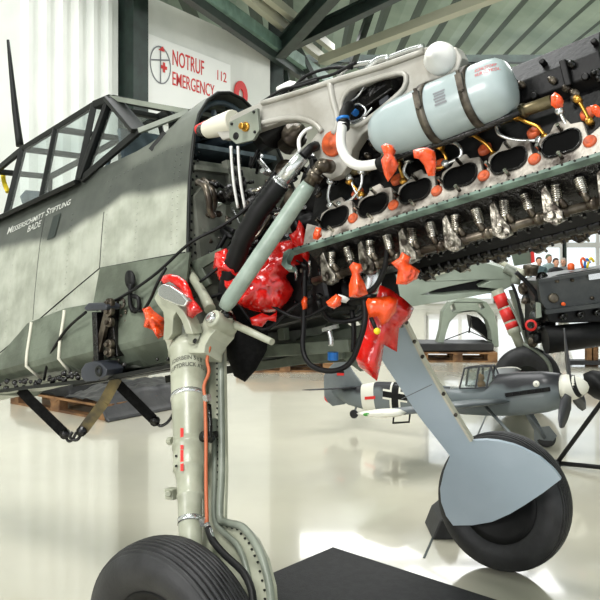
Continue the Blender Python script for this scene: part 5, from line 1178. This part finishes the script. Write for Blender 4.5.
m = MB(); m.lathe(W(520, 274, 7.7), (.3, -1, .2), [(0, .05), (.04, .05), (.05, .03), (.07, .03), (.07, 0)], 14); m.build('cream_fitting', M['paleduct'], G, Gi)
m = MB(); m.lathe(W(531, 276, 7.6), (0, 0, 1), [(0, .06), (.06, .065), (.07, .075), (.1, .075), (.11, .06), (.11, 0)], 16); m.build('filler_neck', M['oilsteel'], G, Gi)
M['olive'] = mat('olive_panel', srgb(92,104,90), .5)
m = MB(); m.prism(gp2([(511,250),(531,249),(533,263),(515,266)], 9.0), None, lambda u, v, t: V((u, 9.0+t, v)), 0, .05); m.build('cowl_flap', M['olive'], G, Gi, bevel=.01)
m = MB(); m.prism(gp2([(531,249),(534,249),(535,262),(532,263)], 8.97), None, lambda u, v, t: V((u, 8.97+t, v)), 0, .03); m.build('red_streamer', M['redpaint'], G, Gi)
m = MB(); m.tube([W(500, 262, 8.6), W(512, 268, 8.4), W(522, 272, 8.2)], .03, 8); m.build('cowl_arm', M['paleduct'], G, Gi)
m = MB(); m.lathe(W(571, 270, 7.6), (0, 0, 1), [(0, .0), (0, .03), (.02, .033), (.05, .033), (.065, .02), (.07, 0)], 16); tag(m.build('orange_cap', M['orange']), 'round orange cap standing on top of the second engine', 'cap')
tr2 = empty('tool_rack', Matrix.Translation(W(586, 270, 7.6)), 'small rack of orange and blue hand tools on top of the second engine', 'tools'); ti = tr2.matrix_world.inverted()
for i, (a_, c_m) in enumerate((((581, 258), 'orange'), ((585, 259), 'blue'), ((589, 258), 'yellow'))):
    m = MB(); m.tube([W(583+i*2, 268, 7.6), W(a_[0], a_[1]+3, 7.6), W(a_[0]+2, a_[1], 7.6), W(a_[0]+5, a_[1]+4, 7.6)], .012, 8); m.build('tool_handle', M[c_m], tr2, ti)
# dark cover and black stand at the right edge
film('black_cover', [(583,374),(592,370),(606,372),(640,370),(640,404),(604,402),(594,398),(586,392)], 6.6, .15, M['black'], 'black crumpled cover at the right edge beside the model propeller', 'cover', amp=.03, res=.05, seed=41)
sdn = empty('black_stand', Matrix.Translation(FLR(557, 463)), 'black tubular stand on the floor at the right edge behind the far wheel', 'stand'); si = sdn.matrix_world.inverted()
j0 = FLR(557, 463, .02)
for q in (W(640, 350, 5.3), W(640, 471, 5.4)): MB().tube([j0, q], .016, 10, sp=1).build('stand_tube', M['black'], sdn, si)
MB().lathe(j0-V((0, 0, .02)), (0, 0, 1), [(0, 0), (0, .03), (.04, .025), (.04, 0)], 12).build('stand_foot', M['tyre'], sdn, si)
MB().tube([W(640, 350, 5.3), W(700, 471, 5.9)], .016, 10, sp=1).build('stand_tube', M['black'], sdn, si)
# trestle far right
trs = empty('wooden_trestle', Matrix.Translation(FLR(590, 366)), 'brown wooden trestle in front of the windows under the second engine', 'trestle'); ti = trs.matrix_world.inverted()
for a_, b_ in (((589, 366), (589, 330)), ((594, 366), (594, 330)), ((630, 366), (630, 330))): MB().bar(FLR(*a_), W(b_[0], b_[1], FLR(*a_).y), .09, .09).build('leg', M['wood'], trs, ti)
MB().box(W(604, 331, FLR(590, 366).y), (.9, .5, .08)).build('top', M['wood'], trs, ti); MB().box(W(585, 362, FLR(590, 366).y), (.5, .2, .06)).build('foot_board', M['tarp'], trs, ti)
# ================================================================ PEOPLE BY THE WINDOWS
M['skin'] = mat('skin', srgb(196,146,120), .5); M['hairb'] = mat('brown_hair', srgb(52,38,30), .7); M['olivecap'] = mat('olive_cap', srgb(92,98,78), .7); M['hairg'] = mat('grey_hair', srgb(160,152,140), .7)
def person(px, Y, coat, hair, hh, lab, turn=0):
    x = W(px, 262, Y).x; k = hh/1.72; root = empty('person', Matrix.Translation((x, Y, 0)) @ Matrix.Rotation(turn, 4, 'Z'), lab, 'person', 'people by the windows')
    J = [((0,0,.95),.13),((0,0,1.15),.12),((0,0,1.38),.14),((0,-.01,1.50),.055),((.19,0,1.42),.06),((.24,-.02,1.15),.045),((.22,-.18,.98),.035),((.21,-.25,.95),.03),((-.19,0,1.42),.06),((-.24,-.02,1.15),.045),((-.22,-.18,.98),.035),((-.21,-.25,.95),.03),
         ((.1,0,.88),.1),((.11,-.02,.5),.06),((.11,.02,.09),.045),((.11,-.13,.04),.04),((-.1,0,.88),.1),((-.11,-.02,.5),.06),((-.11,.02,.09),.045),((-.11,-.13,.04),.04)]
    E_ = [(0,1),(1,2),(2,3),(2,4),(4,5),(5,6),(6,7),(2,8),(8,9),(9,10),(10,11),(0,12),(12,13),(13,14),(14,15),(0,16),(16,17),(17,18),(18,19)]
    me = bpy.data.meshes.new('body'); me.from_pydata([V(j[0])*k for j in J], E_, []); me.materials.append(coat); o = bpy.data.objects.new('body', me); C.objects.link(o); o.parent = root
    sk = o.modifiers.new('skin', 'SKIN'); 
    if not me.skin_vertices: me.attributes.new('x', 'FLOAT', 'POINT')
    bpy.context.view_layer.objects.active = o
    for v, j in zip(me.skin_vertices[0].data, J): v.radius = (j[1]*k, j[1]*k*.85)
    me.skin_vertices[0].data[0].use_root = True
    o.modifiers.new('sub', 'SUBSURF').levels = 1
    h = MB(); R = []
    for z, r, yo in ((1.46,.045,0),(1.52,.05,-.01),(1.545,.06,-.02),(1.58,.072,-.015),(1.63,.078,-.01),(1.68,.076,0),(1.715,.055,.005),(1.735,.02,.01)): R.append([V((r*.9*math.cos(t), yo+r*1.1*math.sin(t), z))*k for t in [2*PI*i/16 for i in range(16)]])
    h.loft(R); h.tube([V((0, -.085, 1.63))*k, V((0, -.112, 1.60))*k, V((0, -.09, 1.585))*k], .012*k, 6)
    for s_ in (-1, 1): h.lathe(V((s_*.075, .0, 1.61))*k, (s_, 0, 0), [(-.01, .02), (.006, .022), (.01, .0)], 8, ref=(0, 0, 1))
    head = h.build('head', M['skin'], root)
    f = MB()
    for s_ in (-1, 1): f.lathe(V((s_*.028, -.09, 1.632))*k, (0, -1, 0), [(0, .009), (.003, 0)], 8)
    f.bar(V((-.022, -.095, 1.562))*k, V((.022, -.095, 1.562))*k, .006, .006); f.build('eyes_and_mouth', M['hairb'], head)
    hr = MB(); R = []
    for z, r, y0_ in ((1.60,.086,.03),(1.65,.089,.022),(1.69,.086,.012),(1.725,.066,.008),(1.748,.02,.006)): R.append([V((r*.93*math.cos(t), y0_+r*1.05*math.sin(t), z+(.03 if math.sin(t) < -.3 and z < 1.66 else 0)))*k for t in [2*PI*i/16 for i in range(16)]])
    hr.loft(R); hr.build('hair', hair, root)
    for s_ in (-1, 1):
        for q in range(5):
            hd_ = MB(); b0 = V((s_*.21+s_*(q-2)*.014, -.25, .95))*k; hd_.tube([b0, b0+V((s_*(.02 if q == 0 else 0), -.04, -.02)), b0+V((0, -.06-.004*q, -.045))], .008, 6, sp=1); hd_.build('finger', M['skin'], o)
    return root
cloth = lambda n, c: mat(n, srgb(*c), .75)
person(539, 20.5, cloth('teal_shirt', (70,92,96)), M['hairb'], 1.58, 'person with short brown hair in a teal top, leftmost by the windows')
person(549, 21.9, cloth('pale_jacket', (150,170,170)), M['olivecap'], 1.66, 'person in a pale jacket and olive cap by the windows', .4)
person(556, 20, cloth('black_jacket', (24,24,28)), M['hairb'], 1.55, 'person in a black jacket with dark hair by the windows', .2)
person(563.5, 21.0, cloth('grey_coat', (110,112,110)), M['hairg'], 1.56, 'person with grey hair in a grey coat, rightmost by the windows', -.6)
# ================================================================ CAMERA AND LIGHT
cam = bpy.data.cameras.new('camera'); co = bpy.data.objects.new('camera', cam); C.objects.link(co); S.camera = co
co.location = CAM; co.rotation_euler = (PI/2, 0, 0); cam.sensor_width = 36; cam.lens = 36*FL/600; cam.shift_y = -(300-PY0)/600; cam.clip_end = 200
w = bpy.data.worlds.new('world'); S.world = w; w.use_nodes = True; bg = w.node_tree.nodes['Background']; bg.inputs[0].default_value = (.93, .97, 1, 1); bg.inputs[1].default_value = 1.45
def area(loc, target, size, e, col=(1, 1, 1)):
    l = bpy.data.lights.new('hall_light', 'AREA'); l.energy = e; l.size = size; l.color = col; o = bpy.data.objects.new('hall_light', l); C.objects.link(o)
    o.location = loc; o.rotation_euler = (V(target)-V(loc)).to_track_quat('-Z', 'Y').to_euler(); return o
area((-1.5, .5, 6.1), (0, 3, 1.0), 1.2, 300, (1, .98, .95))  # added overhead fill for the near airplane, no fitting there
area((-6.5, -3.5, 3.6), (-.3, 3.2, 1.4), 2.6, 430, (1, .98, .96))  # added fill on the fuselage side, stands in for unseen windows
area((6, 12, 6.0), (6, 12, 0), 5, 500); area((3, 19, 6.0), (3, 19, 0), 6, 600); area((-1, 6.5, 6.0), (-1, 6.5, 0), 4, 320)  # added overhead fills further down the hall, without fittings
S.view_settings.view_transform = 'Standard'; S.view_settings.look = 'None'; S.view_settings.gamma = 1; S.view_settings.use_curve_mapping = False; S.view_settings.exposure = 0
